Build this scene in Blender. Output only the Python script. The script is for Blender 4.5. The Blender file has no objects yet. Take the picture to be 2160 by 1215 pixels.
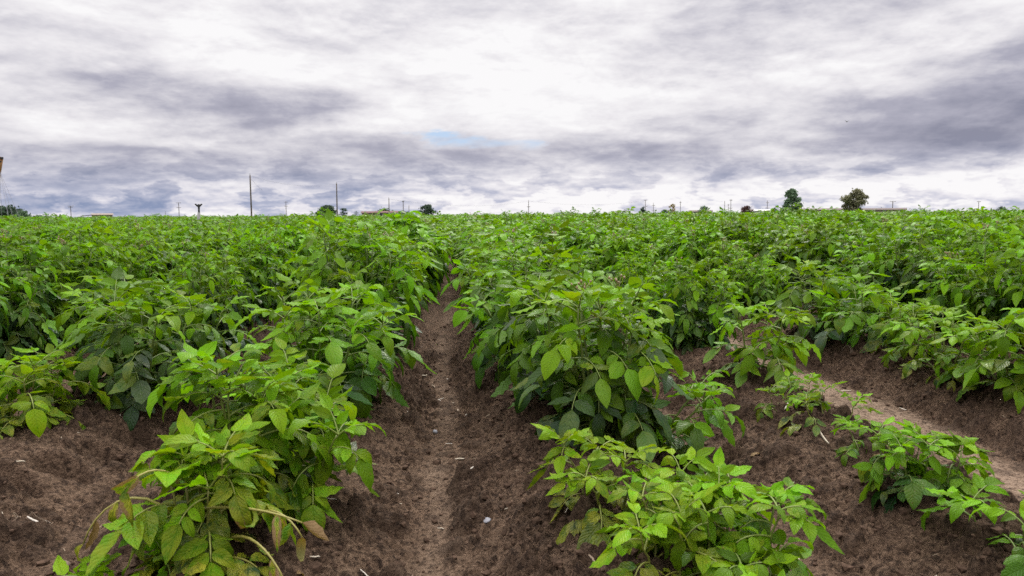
import bpy, math, random
import numpy as np
from mathutils import Matrix, Vector

C = bpy.context.scene
COL = C.collection
R = math.radians

# ------------------------------------------------------------------ camera
F_PX, W_PX, H_PX = 1500.0, 2160.0, 1215.0
CAM_H = 0.78
PITCH = math.atan((607.5 - 455.0) / F_PX)
YAW, ROLL = R(-4.57), R(-0.33)
cam_data = bpy.data.cameras.new("camera")
cam = bpy.data.objects.new("camera", cam_data)
COL.objects.link(cam)
CAM_ROT = Matrix.Rotation(YAW, 3, 'Z') @ Matrix.Rotation(math.pi / 2 - PITCH, 3, 'X') @ Matrix.Rotation(ROLL, 3, 'Z')
cam.matrix_world = Matrix.Translation((0, 0, CAM_H)) @ CAM_ROT.to_4x4()
cam_data.sensor_width = 36.0
cam_data.lens = 36.0 * F_PX / W_PX
cam_data.clip_start = 0.05
cam_data.clip_end = 9000.0
cam_data.dof.use_dof = True
cam_data.dof.focus_distance = 2.9
cam_data.dof.aperture_fstop = 10.0
C.camera = cam


def ray(px, py):
    """direction in the world of a point of the photograph (used to survey the place once)"""
    return (CAM_ROT @ Vector(((px - W_PX / 2) / F_PX, (H_PX / 2 - py) / F_PX, -1.0))).normalized()


# ------------------------------------------------------------------ sky and light
SUN_EL, SUN_AZ = R(46), R(18)          # sun high, ahead of the camera and a little to its right, behind cloud
sun_data = bpy.data.lights.new("sun", 'SUN')
sun_data.energy = 2.2
sun_data.angle = R(10)
sun_data.color = (1.0, 0.96, 0.88)
sun = bpy.data.objects.new("sun", sun_data)
COL.objects.link(sun)
sd = Vector((math.sin(SUN_AZ) * math.cos(SUN_EL), math.cos(SUN_AZ) * math.cos(SUN_EL), math.sin(SUN_EL)))
sun.rotation_euler = sd.to_track_quat('Z', 'Y').to_euler()
sun.location = sd * 50

C.cycles.use_denoising = False          # the denoiser wipes out the grain of the soil
C.view_settings.view_transform = 'Standard'
C.view_settings.look = 'None'
C.view_settings.exposure = 0.0
C.view_settings.gamma = 1.0
C.view_settings.use_curve_mapping = False


class NT:
    """small helper to wire nodes"""
    def __init__(s, tree):
        s.t = tree

    def n(s, typ, **kw):
        x = s.t.nodes.new(typ)
        for k, v in kw.items():
            setattr(x, k, v)
        return x

    def put(s, sock, v):
        if isinstance(v, bpy.types.NodeSocket):
            s.t.links.new(v, sock)
        elif isinstance(v, bpy.types.Node):
            s.t.links.new(v.outputs[0], sock)
        else:
            sock.default_value = v

    def math(s, op, a, b=None, c=None, clamp=False):
        x = s.n('ShaderNodeMath', operation=op, use_clamp=clamp)
        s.put(x.inputs[0], a)
        if b is not None: s.put(x.inputs[1], b)
        if c is not None: s.put(x.inputs[2], c)
        return x.outputs[0]

    def vmath(s, op, a, b=None, scale=None):
        x = s.n('ShaderNodeVectorMath', operation=op)
        s.put(x.inputs[0], a)
        if b is not None: s.put(x.inputs[1], b)
        if scale is not None: s.put(x.inputs['Scale'], scale)
        return x.outputs['Value' if op in ('LENGTH', 'DISTANCE', 'DOT_PRODUCT') else 'Vector']

    def mix(s, fac, a, b, typ='MIX'):
        x = s.n('ShaderNodeMix', data_type='RGBA', blend_type=typ)
        s.put(x.inputs[0], fac); s.put(x.inputs[6], a); s.put(x.inputs[7], b)
        return x.outputs[2]

    def noise(s, vec, scale, detail=4, rough=0.55, dist=0.0, lac=2.0):
        x = s.n('ShaderNodeTexNoise')
        if vec is not None: s.put(x.inputs['Vector'], vec)
        x.inputs['Scale'].default_value = scale
        x.inputs['Detail'].default_value = detail
        x.inputs['Roughness'].default_value = rough
        x.inputs['Lacunarity'].default_value = lac
        x.inputs['Distortion'].default_value = dist
        return x.outputs['Fac']

    def remap(s, v, a, b, c=0.0, d=1.0, smooth=True):
        x = s.n('ShaderNodeMapRange', interpolation_type='SMOOTHSTEP' if smooth else 'LINEAR')
        s.put(x.inputs['Value'], v)
        for k, q in zip(('From Min', 'From Max', 'To Min', 'To Max'), (a, b, c, d)):
            s.put(x.inputs[k], q)
        return x.outputs['Result']

    def ramp(s, fac, stops, interp='LINEAR'):
        x = s.n('ShaderNodeValToRGB')
        x.color_ramp.interpolation = interp
        e = x.color_ramp.elements
        while len(e) < len(stops): e.new(0.5)
        for el, (p, c) in zip(e, stops):
            el.position = p
            el.color = (*c, 1.0) if len(c) == 3 else c
        s.put(x.inputs[0], fac)
        return x.outputs[0]


def azel(px, py):
    d = ray(px, py)
    return math.atan2(d.x, d.y), math.asin(d.z)


world = bpy.data.worlds.new("World")
C.world = world
world.use_nodes = True
wt = world.node_tree
wt.nodes.clear()
k = NT(wt)
SKY_STRENGTH = 0.1
tc = k.n('ShaderNodeTexCoord')
D = tc.outputs['Generated']
sep = k.n('ShaderNodeSeparateXYZ'); k.put(sep.inputs[0], D)
dx, dy, dz = sep.outputs
zc = k.math('MAXIMUM', dz, 0.0)
az = k.math('ARCTAN2', dx, dy)
el = k.math('ARCSINE', dz)
# cloud deck: the direction met with a high flat layer, so that cloud flattens to streaks towards the horizon
den = k.math('ADD', zc, 0.11)
px_ = k.math('DIVIDE', dx, den); py_ = k.math('DIVIDE', dy, den)
cp = k.n('ShaderNodeCombineXYZ'); k.put(cp.inputs[0], px_); k.put(cp.inputs[1], py_)
P = cp.outputs[0]
warpn = k.n('ShaderNodeTexNoise'); k.put(warpn.inputs['Vector'], P)
warpn.inputs['Scale'].default_value = 1.1; warpn.inputs['Detail'].default_value = 5
warp = k.vmath('MULTIPLY', k.vmath('SUBTRACT', warpn.outputs['Color'], (0.5, 0.5, 0.5)), (0.26, 0.075, 0.0))
ae = k.n('ShaderNodeCombineXYZ'); k.put(ae.inputs[0], az); k.put(ae.inputs[1], el)
AE = k.vmath('ADD', ae.outputs[0], warp)


def mass(px, py, rx, ry, amp, tilt=0.0, vec=None):
    """a bank of cloud (or a gap) seen in one direction of the sky"""
    a, e = azel(px, py)
    m = k.n('ShaderNodeMapping', vector_type='TEXTURE')
    k.put(m.inputs['Vector'], AE if vec is None else vec)
    m.inputs['Location'].default_value = (a, e, 0)
    m.inputs['Rotation'].default_value = (0, 0, R(tilt))
    m.inputs['Scale'].default_value = (rx / F_PX, ry / F_PX, 1)
    return k.remap(k.vmath('LENGTH', m.outputs[0]), 0.15, 1.0, amp, 0.0)


fine = k.noise(P, 1.35, 9, 0.60, 0.2)
mp = k.n('ShaderNodeMapping'); k.put(mp.inputs['Vector'], P)
mp.inputs['Rotation'].default_value = (0, 0, R(-62)); mp.inputs['Scale'].default_value = (0.32, 1.5, 1)
streak = k.noise(mp.outputs[0], 1.5, 8, 0.58, 0.15)
low = k.remap(el, R(0.0), R(5.5), 1.0, 0.0)


def billow(scale, aniso, shift, rough=0.57, detail=9, dist=0.5):
    """heaped cloud: the same noise read twice, the second time a little higher up, so that tops catch the light"""
    out = []
    for dy in (0.0, shift):
        m = k.n('ShaderNodeMapping'); k.put(m.inputs['Vector'], ae.outputs[0])
        m.inputs['Location'].default_value = (0.37 * scale, dy, 0); m.inputs['Scale'].default_value = (1.0, aniso, 1.0)
        out.append(k.noise(m.outputs[0], scale, detail, rough, dist))
    return out


b1, b1u = billow(5.0, 2.6, 0.022, 0.60, 10, 0.15)
b2, b2u = billow(13.0, 2.8, 0.014, 0.58, 9, 0.1)
heap = k.remap(b1, 0.42, 0.62, 0.0, 1.0)
heap2 = k.remap(b2, 0.48, 0.56, 0.0, 1.0)
dens = k.math('ADD', k.math('MULTIPLY_ADD', low, 0.06, 0.185), k.math('MULTIPLY', k.math('SUBTRACT', fine, 0.5), 0.42))
dens = k.math('ADD', dens, k.math('MULTIPLY', k.math('SUBTRACT', streak, 0.5), 0.34))
dens = k.math('ADD', dens, k.math('MULTIPLY', k.math('SUBTRACT', heap, 0.35), k.math('MULTIPLY_ADD', low, -0.05, 0.25)))
dens = k.math('ADD', dens, k.math('MULTIPLY', k.math('SUBTRACT', b1u, b1), 1.6))
dens = k.math('ADD', dens, k.math('MULTIPLY', k.math('SUBTRACT', heap2, 0.45), k.math('MULTIPLY_ADD', low, 0.46, 0.07)))
dens = k.math('ADD', dens, k.math('MULTIPLY', k.math('SUBTRACT', b2u, b2), k.math('MULTIPLY_ADD', low, 1.5, 0.5)))
for m in [(520, 215, 330, 85, 0.439, 0), (110, 215, 420, 130, 0.105, 0), (930, 190, 110, 50, 0.193, 0),
          (560, 355, 620, 95, 0.316, 0), (100, 350, 420, 110, 0.228, 0), (1010, 345, 430, 60, 0.246, 0),
          (2090, 160, 470, 95, 0.456, 10), (2080, 275, 480, 80, 0.527, 10), (1470, 335, 330, 70, 0.368, 0),
          (1480, 130, 330, 190, 0.123, 20), (250, 420, 420, 42, 0.299, 0), (1850, 20, 400, 80, 0.123, 0), (700, 395, 500, 40, 0.132, 0),
          (1130, 110, 460, 170, -.09, 0), (720, 110, 420, 130, -.14, -15), (1180, 245, 330, 45, -.24, 0),
          (700, 265, 330, 34, -.22, 0), (1950, 400, 420, 55, -.30, 0), (1300, 412, 300, 30, -.22, 0), (120, 285, 280, 36, -.20, 0),
          (420, 405, 300, 20, -.20, 0), (1860, 90, 120, 80, 0.052, 0)]:
    dens = k.math('ADD', dens, mass(*m))
dens = k.math('ADD', dens, 0.0, clamp=True)
S = 1.0 / SKY_STRENGTH
cl = k.ramp(dens, [(0.0, (0.96, 0.95, 0.96)), (0.20, (0.84, 0.82, 0.85)), (0.42, (0.66, 0.645, 0.70)), (0.66, (0.44, 0.435, 0.52)), (1.0, (0.27, 0.275, 0.36))])
cl_low = k.ramp(dens, [(0.0, (0.97, 0.95, 0.96)), (0.25, (0.80, 0.78, 0.84)), (0.55, (0.52, 0.54, 0.67)), (1.0, (0.26, 0.32, 0.49))])
cl = k.mix(low, cl, cl_low)
high = k.remap(el, R(16), R(70), 1.0, 3.9)  # unseen sky above the frame brightened to lift the light on the field
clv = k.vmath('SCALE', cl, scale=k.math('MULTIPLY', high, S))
sky = k.n('ShaderNodeTexSky', sky_type='NISHITA')
sky.sun_disc = False
sky.sun_elevation = SUN_EL
sky.sun_rotation = SUN_AZ
sky.air_density = 1.3
hole = k.math('ADD', mass(1000, 297, 230, 17, 1.35), mass(1195, 312, 150, 22, 1.1))
hole = k.math('ADD', hole, mass(920, 292, 110, 12, 0.9))
hole = k.math('MULTIPLY', hole, k.math('MULTIPLY', k.remap(b2, 0.42, 0.56, 0.75, 0.0), k.remap(fine, 0.4, 0.62, 1.0, 0.3)), clamp=True)
skyv = k.vmath('ADD', k.vmath('SCALE', sky.outputs[0], scale=0.12), (4.3, 5.7, 7.9))
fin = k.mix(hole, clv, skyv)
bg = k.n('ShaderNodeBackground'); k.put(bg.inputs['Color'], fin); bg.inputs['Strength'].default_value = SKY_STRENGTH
wo = k.n('ShaderNodeOutputWorld'); wt.links.new(bg.outputs[0], wo.inputs['Surface'])
world.cycles.sampling_method = 'MANUAL'
world.cycles.sample_map_resolution = 512

# ------------------------------------------------------------------ mesh helpers


class MB:
    def __init__(s):
        s.v, s.f, s.uv, s.col, s.mi, s.nv = [], [], [], [], [], 0

    def add(s, v, f, uv=None, col=(0, 0, 0, 0), mi=0):
        v = np.asarray(v, np.float32).reshape(-1, 3)
        f = np.asarray(f, np.int32).reshape(-1, 4)
        s.v.append(v); s.f.append(f + s.nv); s.nv += len(v)
        s.uv.append(np.zeros((len(v), 3), np.float32) if uv is None else uv)
        c = np.asarray(col, np.float32)
        s.col.append(np.broadcast_to(c, (len(v), 4)) if c.ndim == 1 else c)
        s.mi.append(np.full(len(f), mi, np.int32))

    def merge(s, o, mi=None):
        for v, f, uv, c, m in zip(o.v, o.f, o.uv, o.col, o.mi):
            s.v.append(v); s.uv.append(uv); s.col.append(c); s.mi.append(m if mi is None else np.full(len(f), mi, np.int32))
        off = s.nv - (0)
        for f in o.f: s.f.append(f + off)
        s.nv += o.nv

    def mesh(s, name, mats, smooth=True, attrs=True):
        me = bpy.data.meshes.new(name)
        if s.nv:
            v = np.concatenate(s.v); f = np.concatenate(s.f)
            tri = f[:, 3] == f[:, 2]
            cnt = np.where(tri, 3, 4).astype(np.int32)
            mask = np.ones(f.shape, bool); mask[tri, 3] = False
            li = f[mask]
            st = np.zeros(len(f), np.int32); st[1:] = np.cumsum(cnt)[:-1]
            me.vertices.add(len(v)); me.vertices.foreach_set('co', v.ravel())
            me.loops.add(len(li)); me.loops.foreach_set('vertex_index', li)
            me.polygons.add(len(f)); me.polygons.foreach_set('loop_start', st)
            me.polygons.foreach_set('material_index', np.concatenate(s.mi))
            me.polygons.foreach_set('use_smooth', np.full(len(f), smooth))
            if attrs:
                a = me.attributes.new('leafuv', 'FLOAT_VECTOR', 'POINT'); a.data.foreach_set('vector', np.concatenate(s.uv).ravel())
                a = me.attributes.new('leafcol', 'FLOAT_COLOR', 'POINT'); a.data.foreach_set('color', np.ascontiguousarray(np.concatenate(s.col), np.float32).ravel())
            me.update(calc_edges=True)
            me.validate()
        for m in (mats if isinstance(mats, (list, tuple)) else [mats]):
            me.materials.append(m)
        return me


def nrm(v):
    v = np.asarray(v, float)
    return v / (np.linalg.norm(v) + 1e-12)


def tube(mb, pts, rad, sides=6, col=(0, 0, 0, 0), mi=0, cap=True):
    pts = np.asarray(pts, float); n = len(pts)
    rad = np.broadcast_to(np.asarray(rad, float), (n,))
    tan = np.gradient(pts, axis=0); tan /= np.linalg.norm(tan, axis=1)[:, None] + 1e-12
    ref = np.array([0.31, 0.12, 0.94]) if abs(tan[0, 2]) < 0.8 else np.array([0.95, 0.3, 0.05])
    a = np.linspace(0, 2 * math.pi, sides, endpoint=False)
    vs = []
    for i in range(n):
        u = nrm(np.cross(ref, tan[i])); w = np.cross(tan[i], u)
        vs.append(pts[i] + rad[i] * (np.cos(a)[:, None] * u + np.sin(a)[:, None] * w))
    V = np.concatenate(vs)
    F = [(i * sides + j, i * sides + (j + 1) % sides, (i + 1) * sides + (j + 1) % sides, (i + 1) * sides + j) for i in range(n - 1) for j in range(sides)]
    if cap:
        V = np.concatenate([V, pts[:1], pts[-1:]])
        c0, c1 = n * sides, n * sides + 1
        F += [(c0, (j + 1) % sides, j, j) for j in range(sides)]
        o = (n - 1) * sides
        F += [(c1, o + j, o + (j + 1) % sides, o + (j + 1) % sides) for j in range(sides)]
    mb.add(V, F, col=col, mi=mi)


def box(mb, lo, hi, mi=0):
    x0, y0, z0 = lo; x1, y1, z1 = hi
    V = [(x0, y0, z0), (x1, y0, z0), (x1, y1, z0), (x0, y1, z0), (x0, y0, z1), (x1, y0, z1), (x1, y1, z1), (x0, y1, z1)]
    mb.add(V, [(0, 3, 2, 1), (4, 5, 6, 7), (0, 1, 5, 4), (1, 2, 6, 5), (2, 3, 7, 6), (3, 0, 4, 7)], mi=mi)


def link(name, data, parent=None, loc=(0, 0, 0), rotz=0.0, scale=1.0):
    o = bpy.data.objects.new(name, data)
    COL.objects.link(o)
    if parent is not None: o.parent = parent
    o.location = loc; o.rotation_euler = (0, 0, rotz)
    o.scale = (scale,) * 3 if np.isscalar(scale) else scale
    return o


def tag(o, label=None, cat=None, group=None, kind=None):
    if label: o['label'] = label
    if cat: o['category'] = cat
    if group: o['group'] = group
    if kind: o['kind'] = kind
    return o


def copy_tree(o, parent=None):
    c = o.copy(); COL.objects.link(c)
    if parent is not None: c.parent = parent
    for ch in o.children: copy_tree(ch, c)
    return c


# ------------------------------------------------------------------ materials


def new_mat(name):
    m = bpy.data.materials.new(name); m.use_nodes = True
    m.node_tree.nodes.clear()
    return m, NT(m.node_tree)


def finish(m, k, surf):
    o = k.n('ShaderNodeOutputMaterial'); m.node_tree.links.new(surf, o.inputs['Surface'])
    return m


def simple_mat(name, col, rough=0.8, var=0.25, scale=20.0, spec=0.3, bump=0.0, stretch=(1, 1, 1)):
    m, k = new_mat(name)
    t = k.n('ShaderNodeTexCoord')
    mp = k.n('ShaderNodeMapping'); k.put(mp.inputs[0], t.outputs['Object']); mp.inputs['Scale'].default_value = stretch
    n = k.noise(mp.outputs[0], scale, 5, 0.6)
    lo = tuple(c * (1 - var) for c in col); hi = tuple(min(1, c * (1 + var)) for c in col)
    c = k.ramp(n, [(0.3, lo), (0.7, hi)])
    b = k.n('ShaderNodeBsdfPrincipled'); k.put(b.inputs['Base Color'], c)
    b.inputs['Roughness'].default_value = rough; b.inputs['Specular IOR Level'].default_value = spec
    if bump:
        bn = k.n('ShaderNodeBump'); k.put(bn.inputs['Height'], n); bn.inputs['Distance'].default_value = bump
        k.put(b.inputs['Normal'], bn.outputs[0])
    return finish(m, k, b.outputs[0])


def leaf_material():
    m, k = new_mat("potato_leaf")
    at = k.n('ShaderNodeAttribute', attribute_name='leafcol')
    sp = k.n('ShaderNodeSeparateColor'); k.put(sp.inputs[0], at.outputs['Color'])
    young, yellow, rnd = sp.outputs[0], sp.outputs[1], sp.outputs[2]
    brown = at.outputs['Alpha']
    uvn = k.n('ShaderNodeAttribute', attribute_name='leafuv')
    su = k.n('ShaderNodeSeparateXYZ'); k.put(su.inputs[0], uvn.outputs['Vector'])
    u, v = su.outputs[0], su.outputs[1]
    au = k.math('ABSOLUTE', u)
    mid = k.remap(au, 0.02, 0.10, 1.0, 0.0)
    ph = k.math('SUBTRACT', k.math('MULTIPLY', v, 7.5), k.math('MULTIPLY', au, 2.3))
    wob = k.noise(k.n('ShaderNodeTexCoord').outputs['Object'], 55.0, 3, 0.6)
    ph = k.math('ADD', ph, k.math('MULTIPLY', k.math('SUBTRACT', wob, 0.5), 2.2))
    tri = k.math('MULTIPLY', k.math('ABSOLUTE', k.math('SUBTRACT', k.math('FRACT', ph), 0.5)), 2.0)
    lat = k.remap(tri, 0.78, 1.0, 0.0, 1.0)
    vein = k.math('MAXIMUM', mid, k.math('MULTIPLY', lat, 0.55))
    oi = k.n('ShaderNodeObjectInfo')
    tco = k.n('ShaderNodeTexCoord')
    blotch = k.noise(tco.outputs['Object'], 38.0, 4, 0.6)
    base = k.mix(young, (0.010, 0.046, 0.009, 1), (0.130, 0.285, 0.004, 1))  # leaf age green, with canopy shade put into the same tone
    r2 = k.math('MULTIPLY_ADD', rnd, 0.9, 0.48)
    base = k.vmath('SCALE', base, scale=r2)
    hs = k.n('ShaderNodeHueSaturation'); k.put(hs.inputs['Color'], base)
    k.put(hs.inputs['Hue'], k.math('MULTIPLY_ADD', oi.outputs['Random'], 0.022, 0.489)); k.put(hs.inputs['Value'], k.math('MULTIPLY_ADD', oi.outputs['Random'], 0.22, 0.90))
    base = hs.outputs[0]
    yf = k.math('MULTIPLY', yellow, k.remap(k.math('SUBTRACT', blotch, k.math('MULTIPLY', vein, 0.07)), 0.30, 0.62), clamp=True)
    base = k.mix(yf, base, (0.33, 0.32, 0.025, 1))
    # brown dying patches eat in from the rim
    rim = k.math('ADD', k.math('MULTIPLY', au, 0.35), k.math('ADD', blotch, k.math('MULTIPLY_ADD', brown, 1.25, -1.28)))
    bf = k.remap(rim, 0.02, 0.12)
    base = k.mix(bf, base, k.mix(blotch, (0.13, 0.065, 0.03, 1), (0.30, 0.21, 0.095, 1)))
    spot = k.noise(tco.outputs['Object'], 150.0, 2, 0.5)
    base = k.mix(k.remap(k.math('ADD', spot, k.math('MULTIPLY', blotch, 0.5)), 0.98, 1.04, 0.0, 0.7), base, (0.16, 0.10, 0.035, 1))
    base = k.mix(k.math('MULTIPLY', vein, 0.10), base, (0.17, 0.29, 0.05, 1))
    geo = k.n('ShaderNodeNewGeometry')
    under = k.mix(0.36, base, (0.115, 0.22, 0.040, 1))
    front = k.mix(geo.outputs['Backfacing'], base, under)
    bsdf = k.n('ShaderNodeBsdfPrincipled')
    k.put(bsdf.inputs['Base Color'], front)
    k.put(bsdf.inputs['Roughness'], k.math('MULTIPLY_ADD', geo.outputs['Backfacing'], 0.25, k.math('MULTIPLY_ADD', bf, 0.3, 0.37)))
    k.put(bsdf.inputs['Specular IOR Level'], k.math('MULTIPLY_ADD', young, -0.22, 0.31))
    hgt = k.math('SUBTRACT', k.math('MULTIPLY', k.math('SUBTRACT', 1.0, k.math('POWER', tri, 3.0)), 0.7), k.math('MULTIPLY', mid, 0.9))
    hgt = k.math('ADD', hgt, k.math('MULTIPLY', k.noise(tco.outputs['Object'], 130.0, 3, 0.6), 1.1))
    bn = k.n('ShaderNodeBump'); k.put(bn.inputs['Height'], hgt); bn.inputs['Distance'].default_value = 0.0013; bn.inputs['Strength'].default_value = 0.8
    k.put(bsdf.inputs['Normal'], bn.outputs[0])
    tr = k.n('ShaderNodeBsdfTranslucent')
    tcx = k.vmath('MULTIPLY', base, (1.6, 1.5, 0.4))
    k.put(tr.inputs['Color'], tcx); k.put(tr.inputs['Normal'], bn.outputs[0])
    ms = k.n('ShaderNodeMixShader'); k.put(ms.inputs[0], k.math('MULTIPLY_ADD', young, 0.22, 0.14))
    m.node_tree.links.new(bsdf.outputs[0], ms.inputs[1]); m.node_tree.links.new(tr.outputs[0], ms.inputs[2])
    return finish(m, k, ms.outputs[0])


def stem_material():
    m, k = new_mat("potato_stem")
    at = k.n('ShaderNodeAttribute', attribute_name='leafcol')
    sp = k.n('ShaderNodeSeparateColor'); k.put(sp.inputs[0], at.outputs['Color'])
    t = k.n('ShaderNodeTexCoord')
    n = k.noise(t.outputs['Object'], 60, 3)
    c = k.mix(sp.outputs[0], (0.085, 0.14, 0.026, 1), (0.16, 0.24, 0.035, 1))
    c = k.mix(sp.outputs[1], c, (0.33, 0.30, 0.05, 1))
    c = k.mix(at.outputs['Alpha'], c, (0.26, 0.17, 0.10, 1))
    c = k.mix(k.math('MULTIPLY', n, 0.3), c, (0.08, 0.06, 0.03, 1))
    b = k.n('ShaderNodeBsdfPrincipled'); k.put(b.inputs['Base Color'], c); b.inputs['Roughness'].default_value = 0.5
    return finish(m, k, b.outputs[0])


def soil_material():
    m, k = new_mat("field_soil")
    geo = k.n('ShaderNodeNewGeometry'); P = geo.outputs['Position']
    at = k.n('ShaderNodeAttribute', attribute_name='soil')
    sp = k.n('ShaderNodeSeparateColor'); k.put(sp.inputs[0], at.outputs['Color'])
    pale, far, clod = sp.outputs[0], sp.outputs[1], sp.outputs[2]
    n1 = k.noise(P, 3.0, 5, 0.6); n2 = k.noise(P, 75.0, 5, 0.72); n3 = k.noise(P, 260.0, 3, 0.6)
    c = k.ramp(n2, [(0.39, (0.052, 0.031, 0.019)), (0.5, (0.172, 0.108, 0.069)), (0.62, (0.285, 0.188, 0.124))])  # soil grain; its dark end also carries painted shadow between crumbs
    c = k.mix(k.remap(n1, 0.35, 0.7, 0.0, 0.45), c, (0.165, 0.106, 0.068, 1))
    pc = k.ramp(n1, [(0.3, (0.185, 0.130, 0.090)), (0.7, (0.265, 0.190, 0.134))])
    pf = k.math('MULTIPLY', pale, k.remap(n2, 0.40, 0.54, 0.25, 1.0), clamp=True)
    c = k.mix(pf, c, pc)
    # clods darker than the dried crust: damp, plus crumb shade put into the colour
    c = k.mix(k.math('MULTIPLY', clod, 0.55), c, (0.046, 0.028, 0.019, 1))
    pit = k.noise(P, 55.0, 5, 0.75)
    c = k.mix(k.remap(pit, 0.53, 0.60, 0.0, 0.85), c, (0.036, 0.022, 0.015, 1))  # shade of the small pits painted into the soil colour
    c = k.mix(k.remap(n3, 0.62, 0.75, 0.0, 0.35), c, (0.24, 0.17, 0.12, 1))
    c = k.mix(far, c, k.ramp(k.noise(P, 0.15, 4), [(0.3, (0.045, 0.10, 0.02)), (0.7, (0.08, 0.14, 0.03))]))
    b = k.n('ShaderNodeBsdfPrincipled'); k.put(b.inputs['Base Color'], c); b.inputs['Roughness'].default_value = 0.92
    b.inputs['Specular IOR Level'].default_value = 0.15
    bn = k.n('ShaderNodeBump'); bn.inputs['Distance'].default_value = 0.020; bn.inputs['Strength'].default_value = 1.0
    k.put(bn.inputs['Height'], k.math('MULTIPLY', k.math('SUBTRACT', k.math('ADD', k.noise(P, 120.0, 5, 0.75), k.math('MULTIPLY', n3, 0.4)), pit), k.math('MULTIPLY_ADD', pale, -0.75, 1.0)))
    k.put(b.inputs['Normal'], bn.outputs[0])
    return finish(m, k, b.outputs[0])


def tree_material(name, col, trans=0.30):
    m, k = new_mat(name)
    at = k.n('ShaderNodeAttribute', attribute_name='leafcol')
    sp = k.n('ShaderNodeSeparateColor'); k.put(sp.inputs[0], at.outputs['Color'])
    c = k.mix(sp.outputs[2], tuple(x * 0.6 for x in col) + (1,), tuple(x * 1.45 for x in col) + (1,))
    b = k.n('ShaderNodeBsdfPrincipled'); k.put(b.inputs['Base Color'], c); b.inputs['Roughness'].default_value = 0.7
    b.inputs['Specular IOR Level'].default_value = 0.2
    tr = k.n('ShaderNodeBsdfTranslucent'); k.put(tr.inputs['Color'], c)
    ms = k.n('ShaderNodeMixShader'); ms.inputs[0].default_value = trans
    m.node_tree.links.new(b.outputs[0], ms.inputs[1]); m.node_tree.links.new(tr.outputs[0], ms.inputs[2])
    return finish(m, k, ms.outputs[0])


M_LEAF, M_STEM, M_SOIL = leaf_material(), stem_material(), soil_material()
M_CRUMB = simple_mat("damp_crumb", (0.075, 0.047, 0.032), 0.95, 0.5, 90, spec=0.1, bump=0.004)
M_STRAW = simple_mat("dry_straw", (0.50, 0.43, 0.33), 0.7, 0.3, 60)
M_PALE_STRAW = simple_mat("bleached_straw", (0.52, 0.47, 0.40), 0.6, 0.2, 60)
M_DARK_STRAW = simple_mat("weathered_straw", (0.24, 0.18, 0.125), 0.8, 0.3, 60)
M_STONE = simple_mat("grey_stone", (0.25, 0.25, 0.27), 0.7, 0.35, 80, bump=0.002)
M_TAN_STONE = simple_mat("tan_stone", (0.17, 0.12, 0.09), 0.8, 0.3, 60, bump=0.003)
M_WOOD = simple_mat("weathered_wood", (0.10, 0.078, 0.062), 0.85, 0.35, 3, stretch=(6, 6, 0.6))
M_TIMBER = simple_mat("brown_timber", (0.20, 0.095, 0.035), 0.8, 0.35, 2, stretch=(6, 6, 0.5))
M_CONCRETE = simple_mat("grey_concrete", (0.26, 0.255, 0.25), 0.85, 0.25, 12)
M_IRON = simple_mat("dark_iron", (0.028, 0.027, 0.028), 0.6, 0.3, 20)
M_WIRE = simple_mat("wire_metal", (0.13, 0.13, 0.15), 0.5, 0.1, 5)
M_INSUL = simple_mat("insulator_glaze", (0.16, 0.15, 0.15), 0.3, 0.2, 5)
M_BARK = simple_mat("tree_bark", (0.06, 0.045, 0.035), 0.9, 0.3, 2)
M_ROOF = simple_mat("maroon_roofing", (0.12, 0.058, 0.055), 0.8, 0.2, 1)
M_BROWNROOF = simple_mat("brown_roofing", (0.12, 0.09, 0.08), 0.8, 0.2, 1)
M_WALL = simple_mat("pale_siding", (0.55, 0.53, 0.52), 0.8, 0.1, 1)
M_TANWALL = simple_mat("tan_siding", (0.25, 0.20, 0.165), 0.8, 0.1, 1)
M_BRICK = simple_mat("red_brick", (0.20, 0.08, 0.055), 0.85, 0.25, 8)
M_GLASS = simple_mat("window_glass", (0.03, 0.035, 0.045), 0.1, 0.1, 1, spec=0.6)
T_DARK = tree_material("dark_tree_leaf", (0.062, 0.095, 0.060))
T_MID = tree_material("mid_tree_leaf", (0.13, 0.20, 0.115))
T_GREEN = tree_material("green_tree_leaf", (0.055, 0.095, 0.025))
T_OLIVE = tree_material("olive_tree_leaf", (0.18, 0.175, 0.10))
T_YELLOW = tree_material("yellow_tree_leaf", (0.26, 0.19, 0.045))
T_RED = tree_material("purple_tree_leaf", (0.08, 0.038, 0.036))

# ------------------------------------------------------------------ the ground
ROW0, PITCH_ROW = 0.355, 0.84          # centre of the ridge on the far side of the central furrow, row spacing


def hash2(ix, iy, s):
    h = (ix.astype(np.int64) * 374761393 + iy.astype(np.int64) * 668265263 + s * 1442695041) & 0xFFFFFFFF
    h = ((h ^ (h >> 13)) * 1274126177) & 0xFFFFFFFF
    h = (h ^ (h >> 16)) & 0xFFFFFF
    return h.astype(np.float32) / float(0xFFFFFF)


def vnoise(x, y, s=0):
    ix, iy = np.floor(x), np.floor(y)
    fx, fy = x - ix, y - iy
    fx = fx * fx * (3 - 2 * fx); fy = fy * fy * (3 - 2 * fy)
    ix = ix.astype(np.int64); iy = iy.astype(np.int64)
    a = hash2(ix, iy, s); b = hash2(ix + 1, iy, s); c = hash2(ix, iy + 1, s); d = hash2(ix + 1, iy + 1, s)
    return (a + (b - a) * fx) * (1 - fy) + (c + (d - c) * fx) * fy - 0.5


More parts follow.
